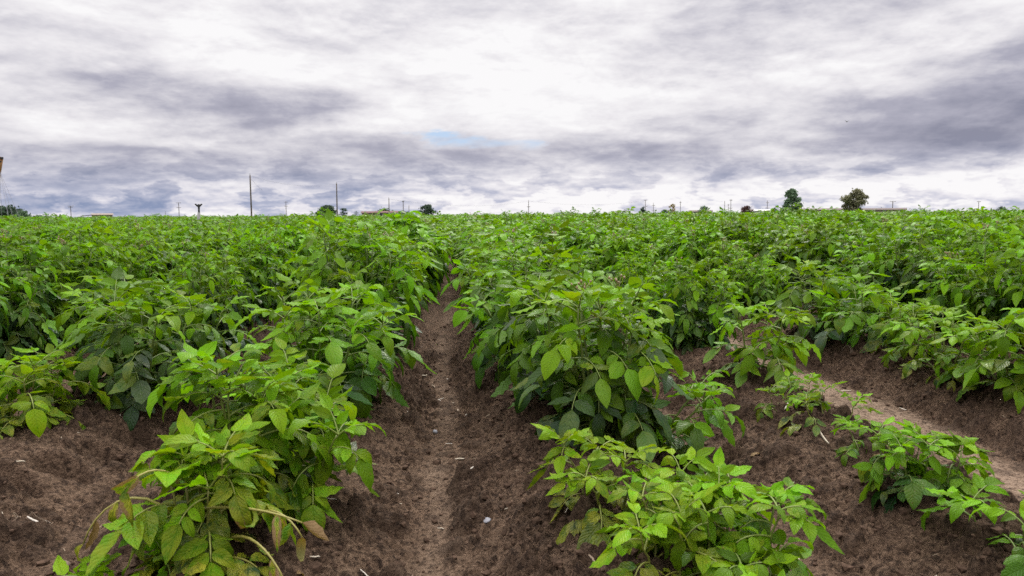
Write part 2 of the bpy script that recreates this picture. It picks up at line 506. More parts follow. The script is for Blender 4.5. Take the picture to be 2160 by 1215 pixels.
def lumps(x, y, cell, s, dens):
    """half-buried clods: the highest of the rounded lumps scattered over the plane"""
    X, Y = x / cell, y / cell
    ix, iy = np.floor(X).astype(np.int64), np.floor(Y).astype(np.int64)
    out = np.zeros_like(x)
    for i in (-1, 0, 1):
        for j in (-1, 0, 1):
            a, b = ix + i, iy + j
            r = hash2(a, b, s + 2); r = 0.24 + 0.44 * r * r
            on = hash2(a, b, s + 3) < dens
            d2 = ((X - (a + 0.15 + 0.7 * hash2(a, b, s)))) ** 2 + ((Y - (b + 0.15 + 0.7 * hash2(a, b, s + 1))) * 1.15) ** 2
            h = np.sqrt(np.maximum(0, r * r - d2)) * on
            out = np.maximum(out, h)
    return out * cell


def row_phase(x, y):
    xw = x + 0.018 * np.sin(y * 1.7 + 0.4) + 0.012 * np.sin(y * 4.1)
    return (xw - ROW0) / PITCH_ROW


def ridge(x, y):
    """height of the hilled-up rows; 0 on a furrow's floor"""
    p = row_phase(x, y)
    q = np.abs(p - np.round(p)) * 2          # 0 on the ridge, 1 in the furrow
    wide = np.where((p > 1.0) & (p < 2.0), 0.66, 0.93)   # a broader floor where the tractor ran
    t = np.clip(1 - q / wide, 0, 1)
    return 0.135 * (t * t * (3 - 2 * t)) ** 0.8, q / wide


PRINTS = [(-1.075, 2.42), (-1.10, 2.25), (-1.145, 2.09), (-1.19, 1.92), (0.80, 1.80), (0.83, 2.15)]


LUMP = [None]


def ground_height(x, y, rough=True):
    x = np.asarray(x, np.float32); y = np.asarray(y, np.float32)
    h, q = ridge(x, y)
    near = np.exp(-np.maximum(0, y - 6) / 6.0)
    flat = np.clip((q - 0.90) / 0.10, 0, 1)
    calm = 1 - 0.80 * flat
    h = h + 0.030 * vnoise(x / 0.45, y / 0.55, 1) * calm + 0.018 * vnoise(x / 0.17, y / 0.17, 2) * calm
    # soil sinks away from the pale, narrow row of small plants
    if rough:
        patch = np.clip(0.55 + 1.5 * vnoise(x / 0.22, y / 0.22, 7), 0, 1)
        rug = calm * near
        wx = x + 0.016 * vnoise(x / 0.030, y / 0.030, 51) + 0.007 * vnoise(x / 0.013, y / 0.013, 53)
        wy = y + 0.016 * vnoise(x / 0.030, y / 0.030, 52) + 0.007 * vnoise(x / 0.013, y / 0.013, 54)
        lm = 1.0 * lumps(wx, wy, 0.075, 11, 0.30) + 1.25 * (0.3 + 0.7 * patch) * lumps(wx, wy, 0.042, 21, 0.8) + 1.35 * (0.35 + 0.65 * patch) * lumps(wx, wy, 0.023, 31, 1.0)
        LUMP[0] = lm * (0.35 + 0.65 * calm)
        h = h + rug * (lm - 0.012 + 0.016 * vnoise(x / 0.06, y / 0.06, 3) - 0.010 * np.abs(vnoise(x / 0.05, y / 0.05, 9)))
    for px, py in PRINTS:
        d = np.exp(-(((x - px) / 0.080) ** 2 + ((y - py) / 0.050) ** 2) ** 3)
        rim = np.exp(-(((x - px) / 0.12) ** 2 + ((y - py - 0.065) / 0.035) ** 2))
        if rough: h = h - 0.9 * d * near * lm
        h = h - 0.062 * d + 0.016 * rim
    return h


def grid_line(lo, hi, step, a, b, g=1.03):
    c = list(np.arange(lo, hi, step))
    s, v = step, c[-1]
    while v < b:
        s *= g; v += s; c.append(v)
    s, v, left = step, c[0], []
    while v > a:
        s *= g; v -= s; left.append(v)
    return np.array(left[::-1] + c, np.float32)


gx = grid_line(-1.45, 2.2, 0.0055, -4000, 4000, 1.035)
gy = grid_line(1.15, 3.5, 0.0055, -60, 6000, 1.032)
GX, GY = np.meshgrid(gx, gy)
GZ = ground_height(GX.ravel(), GY.ravel())
clod = LUMP[0]
n_x, n_y = len(gx), len(gy)
gm = bpy.data.meshes.new("soil_ground")
gv = np.stack([GX.ravel(), GY.ravel(), GZ], 1).astype(np.float32)
idx = np.arange(n_x * n_y, dtype=np.int32).reshape(n_y, n_x)
gf = np.stack([idx[:-1, :-1], idx[:-1, 1:], idx[1:, 1:], idx[1:, :-1]], -1).reshape(-1, 4)
gm.vertices.add(len(gv)); gm.vertices.foreach_set('co', gv.ravel())
gm.loops.add(gf.size); gm.loops.foreach_set('vertex_index', gf.ravel())
gm.polygons.add(len(gf)); gm.polygons.foreach_set('loop_start', np.arange(0, gf.size, 4, dtype=np.int32))
gm.polygons.foreach_set('use_smooth', np.ones(len(gf), bool))
_, gq = ridge(GX.ravel(), GY.ravel())
gp = row_phase(GX.ravel(), GY.ravel())
pale = np.clip((gq - 0.95 + 0.40 * vnoise(GX.ravel() / 0.12, GY.ravel() / 0.3, 41) + 0.16 * vnoise(GX.ravel() / 0.03, GY.ravel() / 0.03, 43)) / 0.32, 0, 1)
third = (gp > 1.0) & (gp < 2.0)
pale = pale * np.select([third, (gp > -1) & (gp <= 0), (gp > 0) & (gp <= 1)], [1.0, 0.75, 0.5], 0.12)
sc_ = np.zeros((len(gv), 4), np.float32)
sc_[:, 0] = pale; sc_[:, 1] = np.clip((np.hypot(GX.ravel(), GY.ravel()) - 120) / 60, 0, 1)
sc_[:, 2] = np.clip((clod - 0.006) / 0.012, 0, 1)
a = gm.attributes.new('soil', 'FLOAT_COLOR', 'POINT'); a.data.foreach_set('color', sc_.ravel())
gm.update(calc_edges=True)
gm.materials.append(M_SOIL)
tag(link("ground", gm), kind='structure')

# loose crumbs of soil, past counting
rng = np.random.default_rng(5)


def blob(rng, seg=5, ring=3, rough=0.35):
    V = [(0, 0, 1)]
    for i in range(1, ring + 1):
        th = math.pi * i / (ring + 1)
        for j in range(seg):
            ph = 2 * math.pi * (j + 0.5 * (i % 2)) / seg
            V.append((math.sin(th) * math.cos(ph), math.sin(th) * math.sin(ph), math.cos(th)))
    V.append((0, 0, -1))
    V = np.array(V) * (1 + rough * (rng.random((len(V), 1)) - 0.5) * 2)
    F = [(0, 1 + j, 1 + (j + 1) % seg, 1 + (j + 1) % seg) for j in range(seg)]
    for i in range(ring - 1):
        o = 1 + i * seg
        F += [(o + j, o + seg + j, o + seg + (j + 1) % seg, o + (j + 1) % seg) for j in range(seg)]
    o = 1 + (ring - 1) * seg; L = len(V) - 1
    F += [(L, o + (j + 1) % seg, o + j, o + j) for j in range(seg)]
    return V, np.array(F)


crumb = MB()
blobs = [blob(rng, 5, 2, 0.36) for _ in range(14)]
N_CR = 20000
cx = rng.uniform(-1.7, 2.3, N_CR); cy = 1.15 + 4.2 * rng.random(N_CR) ** 1.6
_, cq = ridge(cx.astype(np.float32), cy.astype(np.float32))
keep = (rng.random(N_CR) < np.clip(1.35 - cq * 1.05, 0.10, 1)) & (vnoise(cx / 0.3, cy / 0.3, 77) > -0.22)
cx, cy = cx[keep], cy[keep]
cz = ground_height(cx, cy)
for x, y, z in zip(cx, cy, cz):
    V, F = blobs[rng.integers(14)]
    s = 0.0026 + 0.0105 * rng.random() ** 4
    a = rng.uniform(0, 6.28); c_, s_ = math.cos(a), math.sin(a)
    W = V * (s * np.array([rng.uniform(.8, 1.3), rng.uniform(.8, 1.2), rng.uniform(.55, .9)]))
    crumb.add(np.stack([W[:, 0] * c_ - W[:, 1] * s_ + x, W[:, 0] * s_ + W[:, 1] * c_ + y, W[:, 2] + z + s * 0.25], 1), F)
tag(link("soil_crumbs", crumb.mesh("soil_crumbs", M_CRUMB, smooth=False, attrs=False)), kind='stuff')

# ------------------------------------------------------------------ potato plants


def leaf_templates(nt, ns, n, seed, curl=1.0):
    r = np.random.default_rng(seed); out = []
    t = np.linspace(0, 1, nt + 1); s = np.linspace(-1, 1, ns + 1)
    w = t ** 0.60 * (1 - t) ** 1.02; w = w / w.max()
    w = np.maximum(w, 0.035)
    w[-1] = 0.012
    for _ in range(n):
        ratio = r.uniform(0.45, 0.60); twist = r.normal(0, .28)
        droop = r.uniform(0.10, 1.45) * curl * (1 if r.random() < .72 or curl > 1 else -.45); fold = r.uniform(0.05, 0.62); cup = r.uniform(-0.10, 0.30) * curl
        rip = r.uniform(0.01, 0.045); fr = r.uniform(2.2, 4.2); ph = r.uniform(0, 6.28); bend = r.uniform(-0.22, 0.22)
        ang = droop * t ** 1.4
        sx = np.concatenate([[0], np.cumsum(np.cos(ang[:-1]) * np.diff(t))])
        sz = np.concatenate([[0], np.cumsum(-np.sin(ang[:-1]) * np.diff(t))])
        T, S_ = np.meshgrid(np.arange(nt + 1), s, indexing='ij')
        hw = (w * ratio / 2)[T]
        asym = 1 + 0.06 * np.sign(S_) * r.uniform(-1, 1)
        Y = S_ * hw * asym * math.cos(fold) + bend * (t ** 2)[T] * 0.5
        up = np.abs(S_) * hw * math.sin(fold) - cup * S_ ** 2 * hw * 2.0 + rip * np.sin(t[T] * fr * 6.28 + ph + 1.3 * np.sign(S_)) * np.abs(S_) ** 2 * np.minimum(1, w[T] * 1.6)
        nxz = np.stack([np.sin(ang), np.cos(ang)], 1)
        X = sx[T] + up * nxz[T, 0]; Z = sz[T] + up * nxz[T, 1] + twist * t[T] * Y
        V = np.stack([X, Y, Z], -1).reshape(-1, 3)
        uv = np.stack([S_, t[T], np.zeros_like(S_)], -1).reshape(-1, 3).astype(np.float32)
        out.append((V, uv))
    i = np.arange((nt + 1) * (ns + 1)).reshape(nt + 1, ns + 1)
    F = np.stack([i[:-1, :-1], i[1:, :-1], i[1:, 1:], i[:-1, 1:]], -1).reshape(-1, 4)
    return out, F


LOD = {'hi': leaf_templates(8, 4, 28, 1), 'mid': leaf_templates(5, 2, 18, 2), 'low': leaf_templates(3, 2, 12, 3), 'dry': leaf_templates(8, 4, 10, 4, 2.4)}
ZUP = np.array([0, 0, 1.0])


def put_leaflet(mb, lod, p, d, nrml, L, col, r, wide=1.0):
    T = nrm(d)
    B = np.cross(nrml, T)
    if np.linalg.norm(B) < 1e-3: B = np.cross([1, 0.2, 0], T)
    B = nrm(B); N = np.cross(T, B)
    tl, F = LOD[lod]
    V, uv = tl[r.integers(len(tl))]
    mb.add(p + (V * (L, L * wide, L)) @ np.stack([T, B, N]), F, uv, col)


def compound_leaf(mb, st, lod, p, d, out, L, lf, young, yellow, brown, droop, r, pairs=3, slump=1.0):
    """a potato leaf: a stalk that arches over, pairs of leaflets growing to a large end leaflet"""
    n = 7 if lod != 'low' else 4
    pts, dirs = [np.array(p)], []
    d = nrm(d)
    for i in range(n):
        dirs.append(d)
        pts.append(pts[-1] + d * L / n)
        d = nrm(d + np.array([r.normal(0, .03), r.normal(0, .03), -droop / n * (0.5 + i / n)]))
    dirs.append(d)
    pts = np.array(pts)
    if lod != 'low':
        tube(st, pts, np.linspace(0.0028, 0.0013, n + 1) * (lf / 0.085) ** 0.5, 5 if lod == 'hi' else 3, (0.3 + young * 0.7, yellow, 0.5, brown * 0.6), 1, cap=False)

    def at(t):
        f = t * n; i = min(int(f), n - 1); w = f - i
        return pts[i] * (1 - w) + pts[i + 1] * w, dirs[i]
    col = lambda: (min(1, max(0, young + r.normal(0, .12))), min(1, max(0, yellow + r.normal(0, .10))), r.random(), min(1, max(0, brown + r.normal(0, .10))))
    ts = {3: [.34, .58, .82], 2: [.42, .76], 1: [.65]}[pairs]; sz = {3: [.66, .90, 1.05], 2: [.78, 1.05], 1: [.85]}[pairs]
    for t, q in zip(ts, sz):
        c, dd = at(t)
        Nn = ZUP - dd * dd[2]
        if np.linalg.norm(Nn) < 0.25: Nn = Nn - 0.6 * np.array([out[0], out[1], 0]) * 1.0
        Nn = nrm(Nn); Bb = np.cross(Nn, dd)
        for sgn in (-1, 1):
            a = R(r.uniform(46, 72))
            ld = nrm(dd * math.cos(a) + sgn * Bb * math.sin(a) + Nn * r.normal(0.02, .16) - ZUP * r.uniform(-0.05, 0.55) * slump)
            ln = nrm(Nn + sgn * Bb * r.normal(0.05, .25) + r.normal(0, .12, 3))
            put_leaflet(mb, lod, c + sgn * Bb * 0.003, ld, ln, lf * q * r.uniform(.70, 1.16), col(), r)
    c, dd = at(1.0)
    Nn = ZUP - dd * dd[2]
    if np.linalg.norm(Nn) < 0.25: Nn = Nn - 0.6 * np.array([out[0], out[1], 0])
    put_leaflet(mb, lod, c, nrm(dd - ZUP * r.uniform(0, .6) * slump), nrm(Nn + r.normal(0, .15, 3)), lf * r.uniform(1.05, 1.3), col(), r, 1.05)


def truss(mb, p, r, n=7):
    """a head of withered blossoms and buds"""
    for i in range(n):
        d = nrm([r.normal(0, .6), r.normal(0, .6), 1.0])
        e = p + d * r.uniform(.025, .055)
        tube(mb, [p, (p + e) / 2 + r.normal(0, .003, 3), e], 0.0012, 4, (.4, .4, .5, .55), 1, False)
        V, F = blobs[r.integers(14)]
        mb.add(V * np.array([.0045, .0045, .006]) + e, F, col=(.3, .5, .5, .85), mi=1)


def make_plant(seed, h=0.5, **kw):
    """grow it once to see how far the leaves overtop the stems, then grow it to the height wanted"""
    lod = kw.pop('lod', 'hi')
    hs = h * .8
    for _ in range(2):
        z = np.concatenate([v[:, 2] for st, fo in grow_plant(seed, hs, lod='low', **kw) for v in fo.v])
        hs = max(.25 * h, hs + .8 * (h - np.percentile(z, 99.5)))
    return grow_plant(seed, hs, lod=lod, **kw)


def grow_plant(seed, h=0.5, nst=5, splay=(15, 48), leafL=0.17, lf=0.085, yellow=0.0, brown=0.0, young=0.0, lod='hi', lean=(0, 0), node=0.031, fill=1.0, tips=0.5, flowers=0, bare=0.14, pairs=3, dome=0.28):
    """[(stem MB, foliage MB)] for each stem; the plant's base sits at the origin"""
    r = np.random.default_rng(seed); stems = []
    a0 = r.uniform(0, 6.28)
    for s in range(nst):
        st, fo = MB(), MB()
        az = a0 + s * 6.283 / nst + r.normal(0, .25)
        tilt = R(r.uniform(*splay)) if nst > 1 else R(r.uniform(2, 12))
        if s == 0 and nst > 3: tilt *= 0.3
        hd = np.array([math.cos(az), math.sin(az), 0])
        p = hd * r.uniform(.012, .04) + np.array([0, 0, -0.03])
        Ls = h * r.uniform(.84, 1.06) * (1 - dome * math.degrees(tilt) / 60) / max(.55, math.cos(tilt * 0.8)) + 0.03
        n = 14; pts = [p]; tcur = tilt
        for i in range(n):
            f = i / n
            d = hd * math.sin(tcur) + ZUP * math.cos(tcur) + np.array([lean[0], lean[1], 0]) * f
            pts.append(pts[-1] + nrm(d) * Ls / n + r.normal(0, .0022, 3))
            tcur *= r.uniform(.90, .99)
        pts = np.array(pts)
        rad = np.linspace(.0072, .0030, n + 1) * (h / 0.5) ** 0.6 * r.uniform(.85, 1.15)
        tube(st, pts, rad, 7 if lod == 'hi' else 4, (0.45, yellow * .5, .5, brown * .3), 1)
        nl = max(3, int((Ls * (1 - bare)) / node * fill)); ga = r.uniform(0, 6.28)
        for j in range(nl):
            t = bare + (1 - bare) * (j + 0.6) / nl
            f = t * n; i = min(int(f), n - 1); c = pts[i] + (pts[i + 1] - pts[i]) * (f - i)
            ga += 2.4 + r.normal(0, .25)
            o = np.array([math.cos(ga), math.sin(ga), 0]); o = nrm(o + hd * (0.55 * math.sin(tilt) + .15))
            top = max(0.0, (t - 0.72) / 0.28)
            up = r.uniform(0.05, 0.60) + top * r.uniform(0.0, 0.45)
            size = (0.74 + 0.32 * math.sin(math.pi * min(1, .15 + t * .7))) * (1 - 0.16 * top ** 1.5) * r.uniform(.82, 1.14)
            lowf = max(0, 1 - t / 0.55)
            yl = min(1, yellow * (0.45 + lowf * .8)); br = brown * (lowf ** .7) * r.choice([0.0, .55, 1.0])
            yo_lit = min(1, max(0, young - .06 + 1.02 * t ** 2.0 + r.normal(0, .16)))  # leaf age plus painted shade: darker low on the stem, brighter on top
            compound_leaf(fo, st, lod, c, o + ZUP * up, o, leafL * size, lf * size, yo_lit, yl, br, r.uniform(1.0, 2.3) * (1 - .3 * top), r, pairs if size > .6 else 2, 1 - .35 * top)
        # the growing tip: a few upright leaves that turn their pale undersides out
        for j in range(3 if lod != 'low' else 2):
            ga += 2.2; o = np.array([math.cos(ga), math.sin(ga), 0])
            tall = r.random() < tips
            compound_leaf(fo, st, lod, pts[-1], o * r.uniform(.6, 1.5) + ZUP, o, leafL * (.66 if tall else .55) * r.uniform(.8, 1.2), lf * (.80 if tall else .72), min(1, young + r.uniform(.6, 1.0)), yellow * .3, 0, r.uniform(.5, 1.5), r, 2, .45)
        if s < flowers: truss(st, pts[-1] + ZUP * .02, r)
        for q in st.col: pass
        stems.append((st, fo))
    return stems


def plant_object(stems, name="potato_plant", parts=True, seed=0):
    """an Empty that parents its stems, each with its own foliage - or one mesh, for plants too far off to show stems"""
    if not parts:
        mb = MB()
        for st, fo in stems:
            mb.merge(st, 1); mb.merge(fo, 0)
        return bpy.data.objects.new(name, mb.mesh(name, [M_LEAF, M_STEM]))
    root = bpy.data.objects.new(name, None); COL.objects.link(root)
    root.empty_display_size = 0.05
    for st, fo in stems:
        a = link("stem", st.mesh("stem", [M_LEAF, M_STEM]), root)
        link("foliage", fo.mesh("foliage", [M_LEAF, M_STEM]), a)
    return root


def gz(x, y):
    return float(ground_height(np.array([x]), np.array([y]), rough=False)[0])


GROUP = "potato plants growing in rows"
taken = []


def hero(x, y, label, **kw):
    dz = kw.pop('dz', -0.005); extras = kw.pop('extras', None)
    root = plant_object(make_plant(**kw))
    root.location = (x, y, gz(x, y) + dz)
    tag(root, label, "potato plant", GROUP)
    taken.append((x, y))
    if extras: extras(root, np.random.default_rng(kw['seed'] + 500))
    return root


def withered(root, r, p, d, L, n=3, arch=1.2):
    """a dying compound leaf, brown and curled, as a part of its own"""
    mb = MB()
    p = np.array(p, float); d = nrm(d); pts = [p]
    for i in range(8):
        pts.append(pts[-1] + d * L / 8); d = nrm(d + np.array([0, 0, -arch / 8]))
    tube(mb, pts, np.linspace(.0031, .0014, 9), 6, (.5, .85, .5, .15), 1)
    for i in range(n):
        q = pts[8 - i * 2 if 8 - i * 2 > 2 else 3]
        dd = nrm(d + r.normal(0, .5, 3) - ZUP * .5)
        put_leaflet(mb, 'dry', np.array(q), dd, nrm(r.normal(0, 1, 3) + ZUP), r.uniform(.045, .075), (.5, .9, r.random(), r.uniform(.30, .95)), r, .55)
    o = link("withered_leaf", mb.mesh("withered_leaf", [M_LEAF, M_STEM]), root)
    o['label'] = "dry brown curled leaf on a yellow stalk"
    return o


def dry_e1(root, r):
    withered(root, r, (-.05, -.03, .10), (-.75, -.1, .9), .20, 3, 3.0)
    withered(root, r, (.02, -.06, .12), (.95, -.25, .15), .20, 4, .5)
    withered(root, r, (-.02, -.05, .16), (-.3, -.3, .9), .12, 2, 2.5)
    withered(root, r, (.06, -.04, .05), (.6, -.5, .4), .18, 3, 1.6)
    withered(root, r, (.10, -.02, .08), (.5, -.3, .5), .14, 3, 2.0)


def dry_small(root, r):
    withered(root, r, (.03, -.02, .03), (.8, -.4, .4), .10, 2, 1.6)
    withered(root, r, (.05, -.01, .02), (.9, .1, .4), .08, 2, 1.8)


# --- the row on the tree side of the central furrow
hero(0.33, 1.50, "small yellow-edged potato plant spilling towards the bare central furrow", seed=11, h=0.16, nst=4, splay=(15, 48), leafL=0.072, lf=0.057, yellow=.75, brown=.12, young=.25, lean=(-.3, -.1))
hero(0.47, 1.36, "low bright green potato plant with small crowded leaves, in front of the tall one", seed=12, h=0.18, nst=5, splay=(10, 42), leafL=0.074, lf=0.058, yellow=0.5, young=.30)
hero(0.40, 1.22, "yellowing potato plant with bare low stalks at the near end of its row", seed=13, h=0.16, nst=4, splay=(15, 42), leafL=0.07, lf=0.056, yellow=0.9, brown=0.25, young=.3)
hero(0.53, 1.24, "light green potato plant reaching over the edge of the trodden furrow", seed=14, h=0.21, nst=4, splay=(8, 34), leafL=0.075, lf=0.06, yellow=0.35, young=.4, lean=(.15, 0))
hero(0.50, 1.09, "small potato plant with round blue-green leaves at the end of its row", seed=18, h=0.13, nst=3, splay=(12, 40), leafL=0.065, lf=0.064, young=.05)
hero(0.42, 2.02, "tall single potato plant with thick stalks showing, standing on the bare ridge end", seed=15, h=0.46, nst=6, splay=(10, 42), leafL=0.145, lf=0.08, yellow=.16, brown=.18, young=.1, tips=.4, bare=.10)
hero(0.54, 2.16, "potato plant leaning over the trodden furrow with long outstretched leaves", seed=16, h=0.3, nst=4, splay=(20, 55), leafL=0.116, lf=0.07, yellow=.12, young=.3, lean=(.35, -.1))
hero(0.40, 2.42, "full dark green potato plant topped with withered blossoms", seed=17, h=0.48, nst=6, splay=(10, 40), leafL=0.15, lf=0.08, young=.15, flowers=2)
# --- the sparse row beyond the trodden furrow
hero(1.22, 2.74, "upright single-stalked potato plant with dry pinkish leaves at its foot", seed=21, h=.33, nst=3, splay=(3, 30), leafL=0.136, lf=0.076, yellow=.15, young=.35, extras=dry_small)
hero(1.165, 2.13, "weak low potato plant with thin browning leaves", seed=22, h=0.13, nst=4, splay=(35, 68), leafL=0.065, lf=0.041, yellow=0.6, brown=.4, young=.1, dz=-.01)
hero(1.10, 1.56, "short bushy potato plant with broad round leaves beside the pale wheel track", seed=23, h=0.155, nst=8, splay=(10, 48), leafL=0.06, lf=0.051, yellow=.08, young=.2)
hero(1.11, 1.30, "tiny dark green potato seedling with three broad leaves", seed=24, h=.13, nst=3, splay=(15, 50), leafL=0.085, lf=0.057, young=0.3)
hero(1.13, 2.33, "stunted yellow tipped potato plant between the low one and the upright one", seed=25, h=0.11, nst=3, splay=(30, 60), leafL=0.06, lf=0.044, yellow=.5, brown=.3)
hero(1.135, 1.84, "small spreading potato plant beside the short bushy one, close to the wheel track", seed=26, h=0.085, nst=4, splay=(30, 62), leafL=0.052, lf=0.037, yellow=.2, young=.25)
# --- the row beyond the pale wheel track
hero(2.06, 2.42, "light green potato plant with slender upright shoots over the wheel track bank", seed=31, h=0.31, nst=5, splay=(10, 45), leafL=0.123, lf=0.079, yellow=.2, young=.35)
hero(2.03, 2.74, "low yellow-green potato plant with small leaves and one dry pale leaf", seed=32, h=.27, nst=6, splay=(15, 55), leafL=0.111, lf=0.057, yellow=.35, young=.35, extras=dry_small)
hero(2.08, 3.05, "low pale potato plant filling the gap in the row beyond the wheel track", seed=33, h=.25, nst=5, splay=(15, 55), leafL=0.111, lf=0.06, yellow=.3, young=.3)
hero(2.10, 3.42, "open potato plant with long bare arching stalks and a drooping lower leaf", seed=34, h=0.33, nst=5, splay=(15, 52), leafL=0.16, lf=0.088, yellow=.15, young=.2, brown=.1)
hero(2.02, 3.80, "potato plant with a large pale drooping leaf over the wheel track bank", seed=35, h=.40, nst=5, splay=(12, 46), leafL=.17, lf=0.092, yellow=.1, young=.2)
# --- the row on the leaning-pole side of the central furrow
hero(-0.49, 1.36, "sickly yellow potato plant with brown withered leaves hanging from its stalks", seed=41, h=0.25, nst=6, splay=(6, 30), leafL=0.095, lf=0.072, yellow=0.95, brown=0.7, young=.3, extras=dry_e1)
hero(-0.49, 1.62, "bright light green potato plant right behind the sickly yellow one", seed=42, h=0.33, nst=6, splay=(5, 26), leafL=0.122, lf=0.078, yellow=0.42, young=0.35)
hero(-0.40, 1.66, "potato plant stretching long pale leafy shoots over the central furrow", seed=43, h=0.25, nst=4, splay=(14, 40), leafL=0.113, lf=0.076, yellow=0.35, young=.35, lean=(0.15, -0.05))
hero(-0.60, 1.24, "small fresh green potato shoot lying at the foot of the sickly yellow plant", seed=44, h=.12, nst=3, splay=(35, 65), leafL=0.1, lf=0.06, yellow=.15, young=.4)
hero(-0.50, 2.10, "pale green potato plant with rounded crinkled leaves in the broken row by the footprints", seed=46, h=0.27, nst=5, splay=(8, 38), leafL=0.14, lf=0.078, yellow=.15, young=.3)
hero(-0.47, 2.50, "leafy potato plant drooping long pointed leaves into the central furrow", seed=47, h=0.38, nst=6, splay=(12, 44), leafL=0.15, lf=0.08, yellow=.08, young=.25)
hero(-0.50, 2.80, "potato plant with one tall bare-stalked shoot topped by pale leaves", seed=45, h=0.43, nst=5, splay=(8, 40), leafL=0.15, lf=0.08, young=.25, tips=.9)
# --- the row beyond the footprints
hero(-1.42, 2.42, "yellow-green potato plant at the near end of the row beyond the footprints", seed=51, h=.26, nst=6, splay=(15, 55), leafL=0.119, lf=0.069, yellow=0.65, brown=.15, young=.35)
hero(-1.58, 2.52, "yellow-green potato plant with spotted leaves at the edge of the picture", seed=53, h=.30, nst=5, splay=(15, 50), leafL=0.128, lf=0.068, yellow=.45, brown=.1, young=.3)
hero(-1.20, 2.72, "dark green potato plant with long drooping leaflets and an arching pale shoot beside the footprints", seed=52, h=.40, nst=6, splay=(12, 48), leafL=0.165, lf=0.08, yellow=.06, brown=.12, young=.0, tips=.8)
hero(-1.13, 3.05, "dark potato plant hanging over the bare gap behind the footprints", seed=54, h=0.38, nst=5, splay=(15, 50), leafL=0.165, lf=0.08, young=.0)
hero(-1.36, 3.10, "tall dark potato plant with curved shoots behind the drooping dark one", seed=55, h=0.42, nst=6, splay=(10, 42), leafL=0.16, lf=0.08, young=.05, tips=.7)

# --- the closed rows: one plant of each kind, then copies
SIDE = {-1: "on the leaning pole side", 1: "on the conical tree side"}


def row_label(kx, y):
    near = y < 6.5
    where = {0: "edging the central furrow, tall tree side",
             -1: "edging the central furrow, leaning pole side",
             1: "in the row behind the sparse plants",
             -2: "second row from central furrow, leaning pole side",
             2: "third row, beyond the pale wheel track",
             -3: "third row from central furrow, leaning pole side"}.get(kx)
    if where is None:
        where = "in closed rows past the wheel track" if kx > 0 else "in closed rows, leaning pole side"
    return ("dense green potato plant %s%s" % (where, "" if near else ", farther along"))


protos = {'hi': [], 'mid': []}
for i in range(9):
    dark = i % 3 == 2
    o = plant_object(make_plant(seed=200 + i, h=[.50, .54, .47, .52, .56, .49, .53, .51, .55][i], nst=9, dome=.46, splay=(6, 62), leafL=.150, lf=.084, young=0.16 if not dark else -.05, yellow=[.0, .1, 0, .05, 0, .12, 0, 0, .05][i], lod='hi', tips=.12, flowers=[0, 2, 0, 1, 0, 0, 2, 0, 1][i], bare=.08))
    protos['hi'].append([o, False])
for i in range(9):
    dark = i % 3 == 2
    o = plant_object(make_plant(seed=300 + i, h=[.50, .54, .48, .52, .57, .49, .53, .51, .55][i], nst=9, dome=.46, splay=(6, 62), leafL=.165, lf=.108, young=0.14 if not dark else -.08, yellow=[.0, .1, 0, .05, 0, .12, 0, 0, .05][i], lod='mid', tips=.12, flowers=[0, 3, 0, 2, 0, 2, 3, 0, 1][i], bare=.1), parts=False)
    protos['mid'].append([o, False])

rr = np.random.default_rng(99)
cand = []
CR = CAM_ROT.transposed()


def in_view(x, y, z=0.4, mx=1.18, pad=0.9):
    q = CR @ Vector((x, y, z - CAM_H))
    return q.z < -0.3 and abs(q.x / -q.z) < mx * (W_PX / 2 / F_PX) + pad / -q.z


ROW_START = {0: 2.72, -1: 3.10, 1: 3.05, -2: 3.35, 2: 4.15, -3: 2.2, 3: 2.6, -4: 3.0}
FAR_Y = 11.2
far_pts = []
for kx in range(-160, 190):
    xr = ROW0 + kx * PITCH_ROW
    y = ROW_START.get(kx, 1.6) + rr.uniform(0, .1)
    while y < 240:
        if y < FAR_Y: y += 0.30 * rr.uniform(.85, 1.15)
        elif y < 40: y += 0.34 * rr.uniform(.8, 1.2)
        else: y += 1.0 * rr.uniform(.7, 1.3)
        x = xr + rr.normal(0, .022) + {0: .050, -1: -.035}.get(kx, 0) - 0.018 * math.sin(y * 1.7 + .4)
        if not in_view(x, y): continue
        if min((math.hypot(x - a, y - b) for a, b in taken), default=9) < .20: continue
        (cand if y < FAR_Y else far_pts).append((y, x, kx))
ROWH = {q: rr.uniform(.93, 1.07) for q in range(-200, 200)}
ROWH.update({-4: .95, -5: .95, 4: 1.0, -2: .96, -3: 1.04, 2: .99, 3: 1.04, -1: 1.0, 0: 1.02, 1: .98})
cand.sort()
beside = [c for c in cand if not in_view(c[1], c[0], mx=1.0, pad=0.3)]        # just out of frame, seen after a step to the side
cand = [c for c in cand if in_view(c[1], c[0], mx=1.0, pad=0.3)]
extra = cand[255:]; cand = sorted(cand[:255] + beside[:45])
far_pts += extra + beside[45:]
